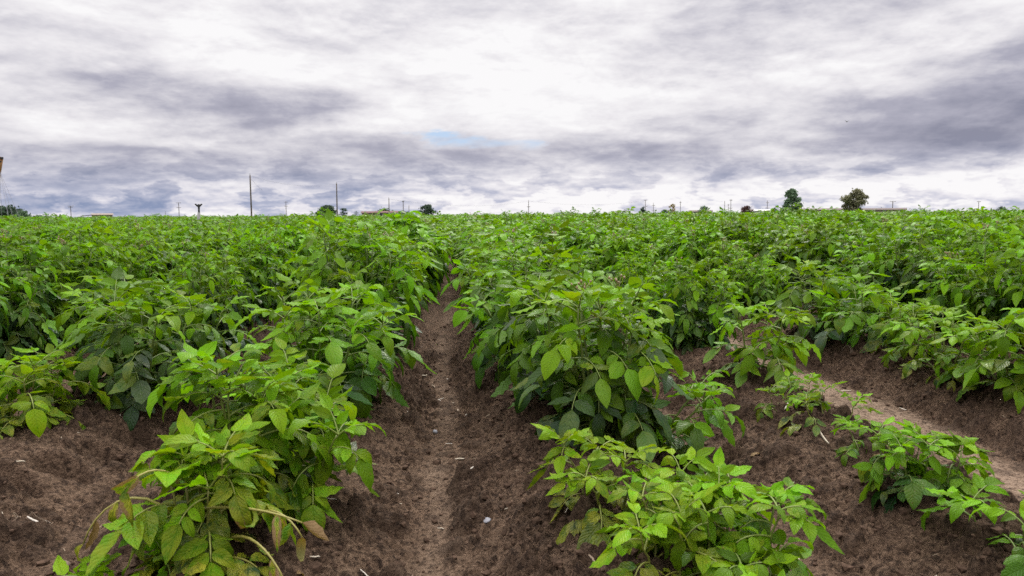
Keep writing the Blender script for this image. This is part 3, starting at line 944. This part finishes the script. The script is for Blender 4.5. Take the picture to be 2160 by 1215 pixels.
for y, x, kx in cand:
    near = y < 5.2
    pr = protos['hi' if near else 'mid']
    j = rr.integers(9)
    # patches of darker plants on the wheel-track side, lighter ones elsewhere
    if rr.random() < (.6 if kx in (3, 4, -3, -4) else .3 if kx in (-2, 6) else 0): j = rr.choice([2, 5, 8])
    elif j in (2, 5, 8) and rr.random() < .6: j -= 1
    src, used = pr[j]
    if not used:
        o = src; pr[j][1] = True
        if not near: COL.objects.link(o)
    else:
        o = copy_tree(src)
    s = rr.uniform(.88, 1.08) * ROWH[kx] * (1.0 + .13 * float(vnoise(np.array([kx * 7.3]), np.array([y / .9]), 61)[0])) * (1.0 + 0.10 * min(1, max(0, (y - 3) / 6)))
    if kx == 1 and y < 5: s *= 0.84
    if kx == 2 and y < 5.5: s *= 0.85
    if kx >= 3: s *= 1.03
    o.location = (x, y, gz(x, y) - 0.01); o.rotation_euler = (rr.normal(0, .04), rr.normal(0, .04), rr.uniform(0, 6.28)); wd = s * ((.93 + .09 * min(1, max(0, (y - 5) / 3))) if kx in (0, -1) else .74); o.scale = (wd * rr.uniform(.94, 1.08), wd * rr.uniform(.94, 1.08), s * rr.uniform(.95, 1.04))
    tag(o, row_label(kx, y), "potato plant", "potato plants: " + row_label(kx, y))
for pr in protos.values():
    for o, used in pr:
        if not used:
            for ch in [c for a in o.children for c in a.children] + list(o.children) + [o]: bpy.data.objects.remove(ch)

# --- the rest of the crop, past counting: low plants set out on the rows to the end of the field
lowcol = bpy.data.collections.new("far_plants")
for i in range(8):
    dark = i % 4 == 3
    st = make_plant(seed=400 + i, h=[.50, .54, .48, .56][i % 4], nst=9, dome=.46, splay=(6, 62), leafL=.17, lf=.112, young=.10 if not dark else -.12, lod='low', node=.055, tips=.4, bare=.15, flowers=[0, 2, 0, 1][i % 4])
    mb = MB()
    for s_, f_ in st:
        mb.merge(s_, 1); mb.merge(f_, 0)
    lowcol.objects.link(bpy.data.objects.new("far_plant", mb.mesh("far_plant", [M_LEAF, M_STEM])))
fp = np.array([(x, y) for y, x, kx in far_pts], np.float32)
fz = ridge(fp[:, 0], fp[:, 1])[0]
fz = fz - 0.01
cm = bpy.data.meshes.new("potato_crop")
cm.vertices.add(len(fp)); cm.vertices.foreach_set('co', np.column_stack([fp, fz]).astype(np.float32).ravel())
sc = rr.uniform(.88, 1.12, len(fp)) * np.where(rr.random(len(fp)) < .07, 1.16, 1.0) * (1 + .30 * vnoise(fp[:, 0] / 3.1, fp[:, 1] / 2.3, 90)) * np.where(fp[:, 0] > 2.5, 1.10, 1.03)
sc = sc * np.where(fp[:, 1] > 40, 1.12, 1.0)
wsc = sc * np.where(fp[:, 1] > 40, 1.45, np.where(np.abs(fp[:, 0]) < .95, 1.0, .78))
for nm, val in (('psx', np.column_stack([wsc, wsc, sc])), ('prot', np.column_stack([np.zeros(len(fp)), np.zeros(len(fp)), rr.uniform(0, 6.28, len(fp))]))):
    a = cm.attributes.new(nm, 'FLOAT_VECTOR', 'POINT'); a.data.foreach_set('vector', val.astype(np.float32).ravel())
a = cm.attributes.new('pidx', 'INT', 'POINT'); a.data.foreach_set('value', rr.integers(0, 8, len(fp)).astype(np.int32))
crop = link("potato_crop", cm)
tag(crop, kind='stuff')
ng = bpy.data.node_groups.new("set_out_crop", 'GeometryNodeTree')
ng.interface.new_socket('Geometry', in_out='INPUT', socket_type='NodeSocketGeometry')
ng.interface.new_socket('Geometry', in_out='OUTPUT', socket_type='NodeSocketGeometry')
gi, go = ng.nodes.new('NodeGroupInput'), ng.nodes.new('NodeGroupOutput')
ci = ng.nodes.new('GeometryNodeCollectionInfo'); ci.inputs['Collection'].default_value = lowcol
ci.inputs['Separate Children'].default_value = True; ci.inputs['Reset Children'].default_value = True
ip = ng.nodes.new('GeometryNodeInstanceOnPoints')


def attr_node(nm, typ):
    x = ng.nodes.new('GeometryNodeInputNamedAttribute'); x.data_type = typ; x.inputs['Name'].default_value = nm
    return next(o for o in x.outputs if o.enabled and o.name == 'Attribute')


ng.links.new(gi.outputs[0], ip.inputs['Points']); ng.links.new(ci.outputs[0], ip.inputs['Instance'])
ip.inputs['Pick Instance'].default_value = True
ng.links.new(attr_node('pidx', 'INT'), ip.inputs['Instance Index'])
ng.links.new(attr_node('prot', 'FLOAT_VECTOR'), ip.inputs['Rotation'])
ng.links.new(attr_node('psx', 'FLOAT_VECTOR'), ip.inputs['Scale'])
ng.links.new(ip.outputs[0], go.inputs[0])
md = crop.modifiers.new("set_out", 'NODES'); md.node_group = ng

# ------------------------------------------------------------------ straw, stones and roots on the soil
r = np.random.default_rng(31)


def ground_at(px, py):
    d = ray(px, py); t = (0.03 - CAM_H) / d.z
    for _ in range(6):
        x, y = d.x * t, d.y * t
        t = (float(ground_height(np.array([x]), np.array([y]))[0]) - CAM_H) / d.z
    return d.x * t, d.y * t


def straw_mesh(L, w, bend, seed):
    q = np.random.default_rng(seed); mb = MB(); n = 7
    t = np.linspace(-.5, .5, n)
    pts = np.stack([t * L, bend * L * (t ** 2) * 2 + q.normal(0, .01, n) * L, q.normal(0, .012, n) * L], 1)
    tube(mb, pts, w * np.array([.55, .95, 1, 1, .95, .9, .5]), 6)
    return mb.mesh("straw", M_STRAW, attrs=False)


def lay(o, x, y, rot, lift):
    e = 0.02
    z = float(ground_height(np.array([x]), np.array([y]))[0])
    zx = gz(x + e, y) - gz(x - e, y); zy = gz(x, y + e) - gz(x, y - e)
    nv = Vector((-zx / (2 * e), -zy / (2 * e), 1)).normalized()
    o.rotation_mode = 'QUATERNION'
    o.rotation_quaternion = nv.to_track_quat('Z', 'Y') @ Matrix.Rotation(rot, 3, 'Z').to_quaternion()
    o.location = (x, y, z + lift)


sm = []
for i in range(10):
    me = straw_mesh(1.0, r.uniform(.035, .07), r.uniform(-.12, .12), i)
    for mt in (M_STRAW, M_PALE_STRAW, M_DARK_STRAW):
        m2 = me.copy(); m2.materials[0] = mt; sm.append(m2)
zones = [(( -.36, .30), (1.2, 4.2), 64, "scrap of pale dry straw lying on the bare soil of the central furrow"),
         ((.62, 1.10), (1.3, 2.6), 16, "scrap of pale dry straw lying in the trodden furrow"),
         ((1.35, 2.0), (1.7, 3.3), 18, "scrap of pale dry straw on the bank beside the pale wheel track"),
         ((-1.35, -.68), (1.45, 2.9), 30, "scrap of pale dry straw lying among the footprints")]
for (xa, xb), (ya, yb), n, lab in zones:
    for _ in range(n):
        x, y = r.uniform(xa, xb), ya + (yb - ya) * r.random() ** 1.3
        o = link("straw_scrap", sm[r.integers(30)])
        L = .010 + .034 * r.random() ** 2.2
        lay(o, x, y, r.uniform(0, 6.28), 0.0004); o.scale = (L, L, L * .8)
        if L < .018: o.scale = (L, L * 1.8, L)
        tag(o, lab, "straw", lab)
for px, py, L, rot, mt, lab in [(75, 1098, .050, 1.0, 1, "thick grey-white corn stalk chip lying near the soil edge by the footprints"),
                                (947, 938, .026, 1.5, 1, "short upright-lying white straw chip in the central furrow"),
                                (1195, 1110, .022, -.6, 1, "white curled husk chip on the bare soil under the yellowing plant"),
                                (895, 795, .055, -.5, 0, "long tan stalk lying across the central furrow"),
                                (915, 815, .060, -.4, 2, "long weathered stalk lying across the central furrow in front of the tan one"),
                                (1660, 862, .060, -.5, 1, "bleached bent stalk on the ridge by the weak low plant"),
                                (1785, 826, .05, -.1, 0, "tan stalk lying in the pale wheel track"),
                                (1905, 838, .035, .0, 1, "white stalk piece on the wheel track bank"),
                                (440, 803, .030, -.4, 1, "white straw piece on the bare gap in the row"),
                                (840, 1040, .024, 1.6, 1, "white straw chip below the outstretched shoots"),
                                (970, 970, .040, .9, 0, "pair-like tan straw splinter beside the white chip"),
                                (1735, 935, .10, -.5, 0, "long thin dry stalk lying along the ridge of sparse plants"),
                                (1880, 975, .05, -1.0, 1, "bleached husk leaning at the foot of the short bushy plant")]:
    x, y = ground_at(px, py)
    o = link("stalk_piece", sm[3 * (int(px) % 10) + mt])
    lay(o, x, y, rot, .004); o.scale = (L, L * (.5 if L > .08 else 1.0), L * .9)
    tag(o, lab, "stalk")


def stone(px, py, s, sq, mat, lab, seed):
    q = np.random.default_rng(seed); V, F = blob(q, 10, 6, .10)
    mb = MB(); mb.add(V * np.array(sq) * s, F)
    x, y = ground_at(px, py)
    o = link("pebble", mb.mesh("pebble", mat, attrs=False)); lay(o, x, y, q.uniform(0, 6), s * sq[2] * .45)
    tag(o, lab, "stone")


stone(918, 916, .010, (1.1, .8, .7), M_STONE, "small grey pebble in the middle of the central furrow", 1)
stone(1025, 1096, .014, (1.2, .8, .35), M_STONE, "flat grey shell-shaped stone on the bank of the central furrow", 2)
stone(130, 1198, .017, (1.1, .9, .6), M_TAN_STONE, "tan stone near the small fresh shoot", 3)
stone(1000, 860, .012, (1, 1, .6), M_TAN_STONE, "small brown stone on the bank of the central furrow", 4)
stone(1500, 832, .020, (1.2, .9, .5), M_STONE, "flat pale stone on the ridge below the upright single-stalked plant", 5)
stone(1790, 728, .040, (1.2, .8, .5), M_TAN_STONE, "flat brown stone on the crest of the wheel track bank", 6)
for q in range(16):
    lab = ["shrivelled brown leaf lying on the soil under the sickly yellow plant", "curled tan leaf fallen on the ridge of sparse plants", "dry curled leaf fallen at the foot of the tall single plant"][q % 3]
    cxy = [(-.42, 1.42), (1.12, 1.95), (.40, 1.90)][q % 3]
    m = MB(); put_leaflet(m, 'dry', np.zeros(3), np.array([1.0, 0, 0]), ZUP, r.uniform(.03, .055), (.4, .8, r.random(), 1.0), r, .7)
    o = link("fallen_leaf", m.mesh("fallen_leaf", [M_LEAF])); lay(o, cxy[0] + r.normal(0, .11), cxy[1] + r.normal(0, .13), r.uniform(0, 6.28), .012)
    tag(o, lab, "fallen leaf", lab)
# dry root fibres
mb = MB()
x0, y0 = ground_at(10, 1085)
for q in range(3):
    p = np.array([x0 + r.uniform(-.02, .02), y0 + r.uniform(-.02, .02), 0]); d = nrm([1, r.uniform(-.3, .6), 0]); pts = []
    for i in range(12):
        pts.append((p[0], p[1], float(ground_height(p[:1], p[1:2])[0]) + .004 + .008 * abs(math.sin(i))))
        p = p + d * .009; d = nrm(d + np.array([r.normal(0, .25), r.normal(0, .35), 0]))
    tube(mb, pts, np.linspace(.0010, .0004, 12), 4)
tag(link("dry_root", mb.mesh("dry_root", M_DARK_STRAW, attrs=False)), "tangle of thin dry root fibres on the soil by the footprints", "root")

# ------------------------------------------------------------------ the far side: poles, trees, houses


def far_pos(px, dist, py=455):
    d = ray(px, py); t = dist / math.hypot(d.x, d.y)
    return d.x * t, d.y * t


def far_z(px, py, dist):
    d = ray(px, py); return CAM_H + d.z * dist / math.hypot(d.x, d.y)


def facing(px):
    d = ray(px, 455); return math.atan2(-d.x, d.y)     # local -y faces the camera


def utility_pole(px, top, dist, rad, label, arms=(), lean=0.0, mat=M_WOOD, pins=True, spike=False):
    x, y = far_pos(px, dist); H = far_z(px, top, dist)
    root = tag(link("utility_pole", None, loc=(x, y, 0), rotz=facing(px)), label, "utility pole", "utility poles along the horizon")
    mb = MB(); tube(mb, [(-lean * (1 - t) * H, 0, -0.3 + t * (H + .3)) for t in np.linspace(0, 1, 6)], np.linspace(rad, rad * .72, 6), 10)
    link("pole_shaft", mb.mesh("pole_shaft", mat, attrs=False), root)
    for fz_, half in arms:
        z = H * fz_
        m = MB(); box(m, (-half, -rad - .12, z - .07), (half, -rad * .5, z + .07))
        a = link("crossarm", m.mesh("crossarm", mat, smooth=False, attrs=False), root)
        if pins:
            for q in (-.92, -.5, .5, .92):
                m = MB(); tube(m, [(q * half, -rad - .04, z + .07), (q * half, -rad - .04, z + .16), (q * half, -rad - .04, z + .30)], [.03, .075, .05], 7)
                link("insulator", m.mesh("insulator", M_INSUL, attrs=False), a)
    if spike:
        m = MB(); tube(m, [(0, 0, H - .05), (0, 0, H + .18), (0, 0, H + .32)], [.025, .045, .02], 7)
        link("insulator", m.mesh("insulator", M_INSUL, attrs=False), root)
    return root


utility_pole(150, 434, 420, .17, "thin utility pole with one crossarm near the far buildings on the leaning pole side", [(.97, 1.3), (.88, .9)])
utility_pole(349, 445, 600, .16, "barely visible short pole between two crossarm poles", [])
utility_pole(378, 427, 380, .17, "utility pole with two crossarms beside the sprinkler riser", [(.97, 1.1), (.70, 1.0)])
utility_pole(531, 370, 115, .125, "tallest bare utility pole, dark topped, standing by itself", [], lean=.004, spike=True)
utility_pole(604, 425, 400, .17, "utility pole with two crossarms beside the tallest bare pole", [(.96, 1.0), (.72, 1.0)])
utility_pole(712, 387, 142, .13, "second tallest bare pole rising between two dark trees", [], lean=.010, spike=True)
utility_pole(821, 418, 230, .15, "brown bare pole in front of the maroon roof", [], spike=True)
utility_pole(851, 424, 260, .15, "brown bare pole behind the dark shrub beside the maroon roof", [(.965, .35)], spike=True)
utility_pole(863, 433, 330, .14, "short thin pole between the dark shrub and the rounded dark tree", [])
utility_pole(1115, 423, 330, .16, "lone pole with a short crossarm near the middle of the horizon", [(.62, .75)], spike=True)
utility_pole(1361, 421, 400, .17, "utility pole with two crossarms rising out of a small dark tree", [(.96, .9), (.60, 1.3)])
utility_pole(1378, 428, 440, .17, "utility pole with two crossarms between the small dark tree and the yellow tree", [(.80, .9), (.45, 1.2)])
utility_pole(1435, 424, 410, .16, "thin bare pole just past the yellow tree", [(.90, .5)])
utility_pole(1528, 424, 420, .16, "first of the three close thin poles, counted from the yellow tree", [])
utility_pole(1536, 430, 460, .15, "shortest, middle one of the three close thin poles", [(.9, .5)])
utility_pole(1541, 420, 420, .17, "tallest of the three close thin poles, with stacked crossarms", [(.93, .8), (.45, .9), (.3, .9)])
utility_pole(1618, 423, 400, .17, "utility pole with stacked crossarms beside the conical tree", [(.85, .8), (.5, 1.0)])
utility_pole(1882, 424, 340, .17, "utility pole with one top crossarm beyond the round olive tree", [(.96, 1.1)])
utility_pole(1858, 436, 420, .14, "short thin post beyond the round olive tree", [])
utility_pole(2063, 424, 420, .15, "thin pole mostly hidden behind a tall crop shoot", [(.95, .8)])

# faint line wires
def wire(a, b, sag, label, rad=.02, cat="wire", name="power_line"):
    mb = MB(); t = np.linspace(0, 1, 14)[:, None]
    A, B = np.array(a), np.array(b); pts = A + (B - A) * t; pts[:, 2] -= sag * 4 * (t * (1 - t))[:, 0]
    tube(mb, pts, rad, 4)
    return tag(link(name, mb.mesh(name, M_WIRE, attrs=False)), label, cat)


def pole_top(px, py, dist):
    x, y = far_pos(px, dist); return (x, y, far_z(px, py, dist))


wire(pole_top(531, 371, 115), pole_top(712, 388, 142), .9, "faint wire slung between the two tallest bare poles", .008)
wire(pole_top(531, 376, 115), pole_top(556, 402, 118), .05, "short slanting guy wire near the top of the tallest bare pole", .010)
wire(pole_top(821, 420, 230), pole_top(1115, 424, 330), 2.2, "long faint wire crossing the middle of the horizon", .018)
wire(pole_top(1115, 424, 330), pole_top(1361, 423, 400), 2.0, "faint wire from the lone middle pole to the pole in the small dark tree", .02)

# big leaning timber pole with its stays, at the field's edge
x, y = far_pos(6, 56); H = far_z(6, 331, 56)
lp = tag(link("timber_pole", None, loc=(x, y, 0), rotz=facing(3)), "thick brown timber pole leaning at the edge of the picture, stayed by wires", "pole")
mb = MB(); ts = np.linspace(0, 1, 8); top_x = .10; foot_x = -.95
tube(mb, [(foot_x + (top_x - foot_x) * t, 0, -.3 + (H + .3) * t) for t in ts], np.linspace(.25, .175, 8), 14)
link("pole_shaft", mb.mesh("pole_shaft", M_TIMBER, attrs=False), lp)
mb = MB(); tz = .93; cxp = foot_x + (top_x - foot_x) * tz
mb2 = MB(); tube(mb2, [(cxp - .03, 0, H * tz - .08), (cxp, 0, H * tz + .08)], .19, 14)
link("iron_band", mb2.mesh("iron_band", M_IRON, attrs=False), lp)
mb2 = MB(); box(mb2, (top_x - .02, -.2, H - .14), (top_x + .16, -.05, H - .02)); link("bracket", mb2.mesh("bracket", M_IRON, smooth=False, attrs=False), lp)
for i, (bx_, by_) in enumerate([(2, 447), (22, 458), (34, 452), (52, 447)]):
    d = ray(5, 361); at_ = (CAM_H + d.z * 56 / math.hypot(d.x, d.y))
    a_ = np.array([.02, -.05, at_]); d2 = 56 - [2, 14, 8, 6][i]
    X, Y = far_pos(bx_, d2); Z = -0.05
    loc = Matrix.Rotation(-facing(3), 3, 'Z') @ Vector((X - x, Y - y, 0))
    m = MB(); tube(m, [a_, (a_ + np.array([loc.x, loc.y, Z])) / 2, (loc.x, loc.y, Z)], .011, 4)
    s_ = link("stay_wire", m.mesh("stay_wire", M_WIRE, attrs=False), lp)

# sprinkler riser
x, y = far_pos(420, 24); H = far_z(420, 430, 24)
rs = tag(link("sprinkler_riser", None, loc=(x, y, 0), rotz=facing(420)), "grey sprinkler riser post with a dark forked head standing in the crop", "sprinkler")
mb = MB(); tube(mb, [(-.07, 0, -.1), (-.035, 0, H * .5), (0, 0, H * .78)], [.062, .055, .040], 12)
link("riser_pipe", mb.mesh("riser_pipe", M_CONCRETE, attrs=False), rs)
mb = MB(); tube(mb, [(0, 0, H * .77), (.003, 0, H * .84), (.005, 0, H * .93)], [.030, .026, .034], 10)
V, F = blob(np.random.default_rng(3), 10, 6, .08); mb.add(V * np.array([.048, .045, .055]) + np.array([.006, 0, H * .955]), F)
link("valve", mb.mesh("valve", M_IRON, attrs=False), rs)
for sg, zt in ((-1, .0), (1, .0)):
    m = MB(); tube(m, [(.006, 0, H * .93), (.05 * sg, 0, H * .955), (.075 * sg, 0, H * .985), (.105 * sg, 0, H * .99)], [.026, .024, .026, .020], 8)
    link("nozzle", m.mesh("nozzle", M_IRON, attrs=False), rs)


def tree(px, dist, top, wid_px, label, mat, shape='round', n=1500, seed=0, bottom=None, name="tree", dens=1.0):
    q = np.random.default_rng(seed)
    x, y = far_pos(px, dist); H = far_z(px, top, dist); Wd = wid_px / F_PX * dist / 2
    root = tag(link(name, None, loc=(x, y, 0), rotz=facing(px)), label, "tree" if name != "shrub" else "shrub")
    zb = H * .12
    tk = MB(); tube(tk, [(0, 0, -.2), (.04 * Wd, 0, H * .3), (0, .02, H * .6), (.03, 0, H * .92)], [H * .030 + .05, H * .024, H * .015, .02], 8)
    cr = MB()
    limbs = []
    for i in range(9):
        a = q.uniform(0, 6.28); z0 = H * q.uniform(.2, .6); L = Wd * q.uniform(.5, .9)
        e = np.array([math.cos(a) * L, math.sin(a) * L, min(H * .95, z0 + L * q.uniform(.3, 1.0))])
        tube(tk, [(0, 0, z0), e * .5 + np.array([0, 0, z0]) * .5 + np.array([0, 0, -.05 * L]), e], [H * .012, H * .007, .012], 5)
        limbs.append(e)
    cl = []
    nc = 46
    for i in range(nc):
        t = q.random()
        z = zb + (H - zb) * t
        if shape == 'cone': rad = Wd * (1.85 * (1 - t) ** 1.15 + .05) * (.75 + .25 * q.random())
        elif shape == 'oval': rad = Wd * math.sin(math.pi * min(1, .12 + .86 * t)) ** .6
        else: rad = Wd * math.sqrt(max(.02, 1 - (2 * (.18 + .82 * t) - 1.0) ** 2))
        a = q.uniform(0, 6.28); rr_ = rad * math.sqrt(q.random()) * q.uniform(.7, 1.05)
        cl.append((np.array([math.cos(a) * rr_, math.sin(a) * rr_, z]), q.uniform(.15, .28) * Wd * (1.0 if shape != 'cone' else .8), q.random()))
    for c, rd, tone in cl:
        m = int(n / nc * dens)
        P_ = c + q.normal(0, .55, (m, 3)) * np.array([rd, rd, rd * .7])
        sz = Wd * q.uniform(.05, .11, m)
        for p_, s in zip(P_, sz):
            u_ = nrm(q.normal(0, 1, 3)); v_ = nrm(np.cross(u_, q.normal(0, 1, 3)))
            cr.add([p_ - u_ * s, p_ + v_ * s * .6, p_ + u_ * s, p_ - v_ * s * .6], [(0, 1, 2, 3)], col=(0, 0, min(1, max(0, tone * .7 + q.random() * .3)), 0))
    link("trunk", tk.mesh("trunk", M_BARK, attrs=False), root)
    link("crown", cr.mesh("crown", mat, smooth=False), root)
    return root


tree(14, 330, 443, 70, "broad dark tree behind the stay wires", T_DARK, n=2600, seed=1)
tree(48, 320, 447, 26, "small green tree beside the broad one behind the stay wires", T_MID, n=1400, seed=2)
tree(82, 640, 456, 26, "low dark far off tree beyond the two behind the stay wires", T_DARK, n=900, seed=25)
tree(100, 660, 457, 22, "lowest dark far off tree on the horizon, next to the thin crossarm pole", T_DARK, n=900, seed=26)
tree(692, 260, 436, 46, "dark broad tree in front of which the second tallest pole stands", T_DARK, n=2600, seed=3)
tree(725, 255, 439, 18, "narrow dark tree just past the second tallest pole", T_DARK, 'oval', n=1500, seed=4)
tree(751, 280, 445, 13, "thin dark shrub between the narrow tree and the maroon roof", T_DARK, 'oval', n=500, seed=5, name="shrub")
tree(813, 330, 442, 38, "round bright green tree behind the maroon roof", T_GREEN, n=1700, seed=6)
tree(850, 250, 445, 24, "dark ragged shrub at the end of the maroon roof", T_DARK, n=1200, seed=7, name="shrub")
tree(903, 240, 434, 36, "rounded dark olive tree standing alone past the maroon roof", T_DARK, n=2400, seed=8)
tree(1356, 330, 437, 24, "small pointed dark tree with a crossarm pole behind it", T_DARK, 'cone', n=1500, seed=9)
tree(1403, 340, 443, 20, "low dark green tree against the yellow tree", T_DARK, n=1100, seed=10)
tree(1418, 335, 431, 20, "yellow leaved tree beside the low dark green one", T_YELLOW, 'oval', n=1500, seed=11)
tree(1485, 320, 436, 24, "small dark green tree standing alone past the yellow tree", T_MID, n=1400, seed=12)
tree(1575, 310, 435, 26, "small purple leaved tree around the brick chimney", T_RED, n=1300, seed=13)
tree(1604, 340, 442, 22, "low grey green tree beside the white house", T_MID, n=700, seed=14)
tree(1633, 330, 439, 18, "small dark tree at the foot of the conical tree", T_DARK, n=900, seed=15)
tree(1669, 200, 402, 54, "largest conical green tree with drooping loose branches", T_MID, 'cone', n=4200, seed=16)
tree(1722, 360, 440, 18, "small dark tree behind the long brown roof", T_DARK, n=800, seed=17)
tree(1804, 200, 405, 52, "large round olive brown tree standing alone", T_OLIVE, 'round', n=4200, seed=18)
tree(1785, 205, 432, 20, "low olive bush leaning against the large round tree", T_OLIVE, n=700, seed=19, name="shrub")
tree(2002, 380, 443, 14, "small dark shrub on the horizon beyond the round olive tree", T_DARK, n=500, seed=20, name="shrub")
tree(2110, 330, 438, 24, "dark shrub half hidden behind the tall crop", T_DARK, n=900, seed=21, name="shrub")


def house(px0, px1, dist, eave_py, ridge_py, label, wall_m, roof_m, chimney=None, windows=2, deep=9.0):
    pc = (px0 + px1) / 2
    x, y = far_pos(pc, dist); w = (px1 - px0) / F_PX * dist / 2
    he = max(2.2, far_z(pc, eave_py, dist)); hr = max(he + .6, far_z(pc, ridge_py, dist))
    root = tag(link("house", None, loc=(x, y, 0), rotz=facing(pc)), label, "house")
    m = MB(); box(m, (-w, 0, 0), (w, deep, he)); link("wall", m.mesh("wall", wall_m, smooth=False, attrs=False), root)
    m = MB(); o = .4
    V = [(-w - o, -o, he - .05), (w + o, -o, he - .05), (w + o, deep / 2, hr), (-w - o, deep / 2, hr), (-w - o, deep + o, he - .05), (w + o, deep + o, he - .05)]
    V += [(a_, b_, c_ + .18) for a_, b_, c_ in V]
    m.add(V, [(0, 3, 2, 1), (3, 4, 5, 2), (6, 7, 8, 9), (9, 8, 11, 10), (0, 1, 7, 6), (5, 4, 10, 11), (1, 2, 8, 7), (2, 5, 11, 8), (3, 0, 6, 9), (4, 3, 9, 10)])
    rf = link("roof", m.mesh("roof", roof_m, smooth=False, attrs=False), root)
    g = MB()
    g.add([(-w, 0, he), (-w, deep, he), (-w, deep / 2, hr - .1)], [(0, 1, 2, 2)]); g.add([(w, 0, he), (w, deep, he), (w, deep / 2, hr - .1)], [(1, 0, 2, 2)])
    link("gable", g.mesh("gable", wall_m, smooth=False, attrs=False), root)
    if chimney:
        m = MB(); cx_ = (chimney - pc) / F_PX * dist
        box(m, (cx_ - .4, deep / 2 - .4, hr - .6), (cx_ + .4, deep / 2 + .4, far_z(pc, chimney_top, dist))); link("chimney", m.mesh("chimney", M_BRICK, smooth=False, attrs=False), rf)
    for i in range(windows):
        wx = -w + 2 * w * (i + .5) / windows
        m = MB(); box(m, (wx - .6, -.05, 1.0), (wx + .6, .03, 2.1)); f_ = link("window", m.mesh("window", M_WALL, smooth=False, attrs=False), root)
        m = MB(); box(m, (wx - .5, -.07, 1.1), (wx + .5, -.052, 2.0)); link("pane", m.mesh("pane", M_GLASS, smooth=False, attrs=False), f_)
    return root


chimney_top = 434
house(793, 838, 290, 455, 451, "long low house with a maroon roof in front of the round bright tree", M_TANWALL, M_ROOF)
house(764, 794, 300, 456, 453, "lower maroon roofed wing beside the long low house", M_TANWALL, M_ROOF, windows=1)
house(200, 232, 380, 460, 456.5, "low tan shed on the horizon near the leaning timber pole", M_TANWALL, M_TANWALL, windows=1)
house(1566, 1586, 330, 449, 446, "house with a red brick chimney behind the purple tree", M_TANWALL, M_BROWNROOF, chimney=1575, windows=1)
house(1590, 1622, 330, 449, 444, "small white house beside the purple tree", M_WALL, M_WALL, windows=2)
house(1655, 1765, 300, 450, 447, "long low building with a brown roof behind the conical tree", M_TANWALL, M_BROWNROOF, windows=5)
house(1828, 1900, 320, 449, 446, "low brown roofed building beyond the round olive tree", M_TANWALL, M_BROWNROOF, windows=3)
house(1455, 1500, 360, 451, 449, "low brown roofed house behind the small lone dark tree", M_TANWALL, M_BROWNROOF, windows=2)

# farm machine on the horizon by the tan shed: a boom on a low frame
x, y = far_pos(183, 170)
z0 = far_z(183, 453.5, 170)
fm = tag(link("farm_machine", None, loc=(x, y, 0), rotz=facing(183)), "low dark farm machine with a boom arm near the tan shed", "machine")
m = MB(); box(m, (-1.3, -.6, .5), (1.3, .6, 1.0)); link("chassis", m.mesh("chassis", M_IRON, smooth=False, attrs=False), fm)
m = MB(); tube(m, [(-1.0, 0, 1.0), (-1.0, 0, z0 - .25), (1.0, 0, z0)], [.10, .09, .08], 8); tube(m, [(.9, 0, z0), (.95, 0, .9)], [.07, .06], 8); link("boom", m.mesh("boom", M_IRON, attrs=False), fm)
for sx in (-.9, .9):
    m = MB(); a_ = np.linspace(0, 6.283, 15); tube(m, np.stack([sx + .4 * np.cos(a_), -.75 + 0 * a_, .5 + .4 * np.sin(a_)], 1), .14, 8); link("wheel", m.mesh("wheel", M_IRON, attrs=False), fm)

# a bird high over the field
d = ray(1786, 257); b = d * 62 + Vector((0, 0, CAM_H))
mb = MB()
tube(mb, [(-.13, 0, -.01), (-.08, 0, 0), (0, 0, .01), (.07, 0, .015), (.10, 0, .02), (.125, 0, .012)], [.004, .022, .036, .026, .022, .004], 8)
for sg in (-1, 1):
    mb.add([(.05, sg * .02, .015), (-.05, sg * .02, .01), (-.04, sg * .11, .085), (.05, sg * .11, .09), (.0, sg * .19, .06), (-.03, sg * .19, .055)], [(0, 1, 2, 3), (3, 2, 5, 4)])
    mb.add([(.05, sg * .02, .009), (-.05, sg * .02, .004), (-.04, sg * .11, .079), (.05, sg * .11, .084), (.0, sg * .19, .058), (-.03, sg * .19, .053)], [(3, 2, 1, 0), (4, 5, 2, 3)])
mb.add([(-.12, -.012, 0), (-.12, .012, 0), (-.19, .03, .0), (-.19, -.03, .0)], [(0, 1, 2, 3)])
bo = link("bird", mb.mesh("bird", M_IRON, attrs=False), loc=b); bo.rotation_euler = (0.2, 0, R(40))
tag(bo, "tiny dark bird flying under the grey clouds", "bird")
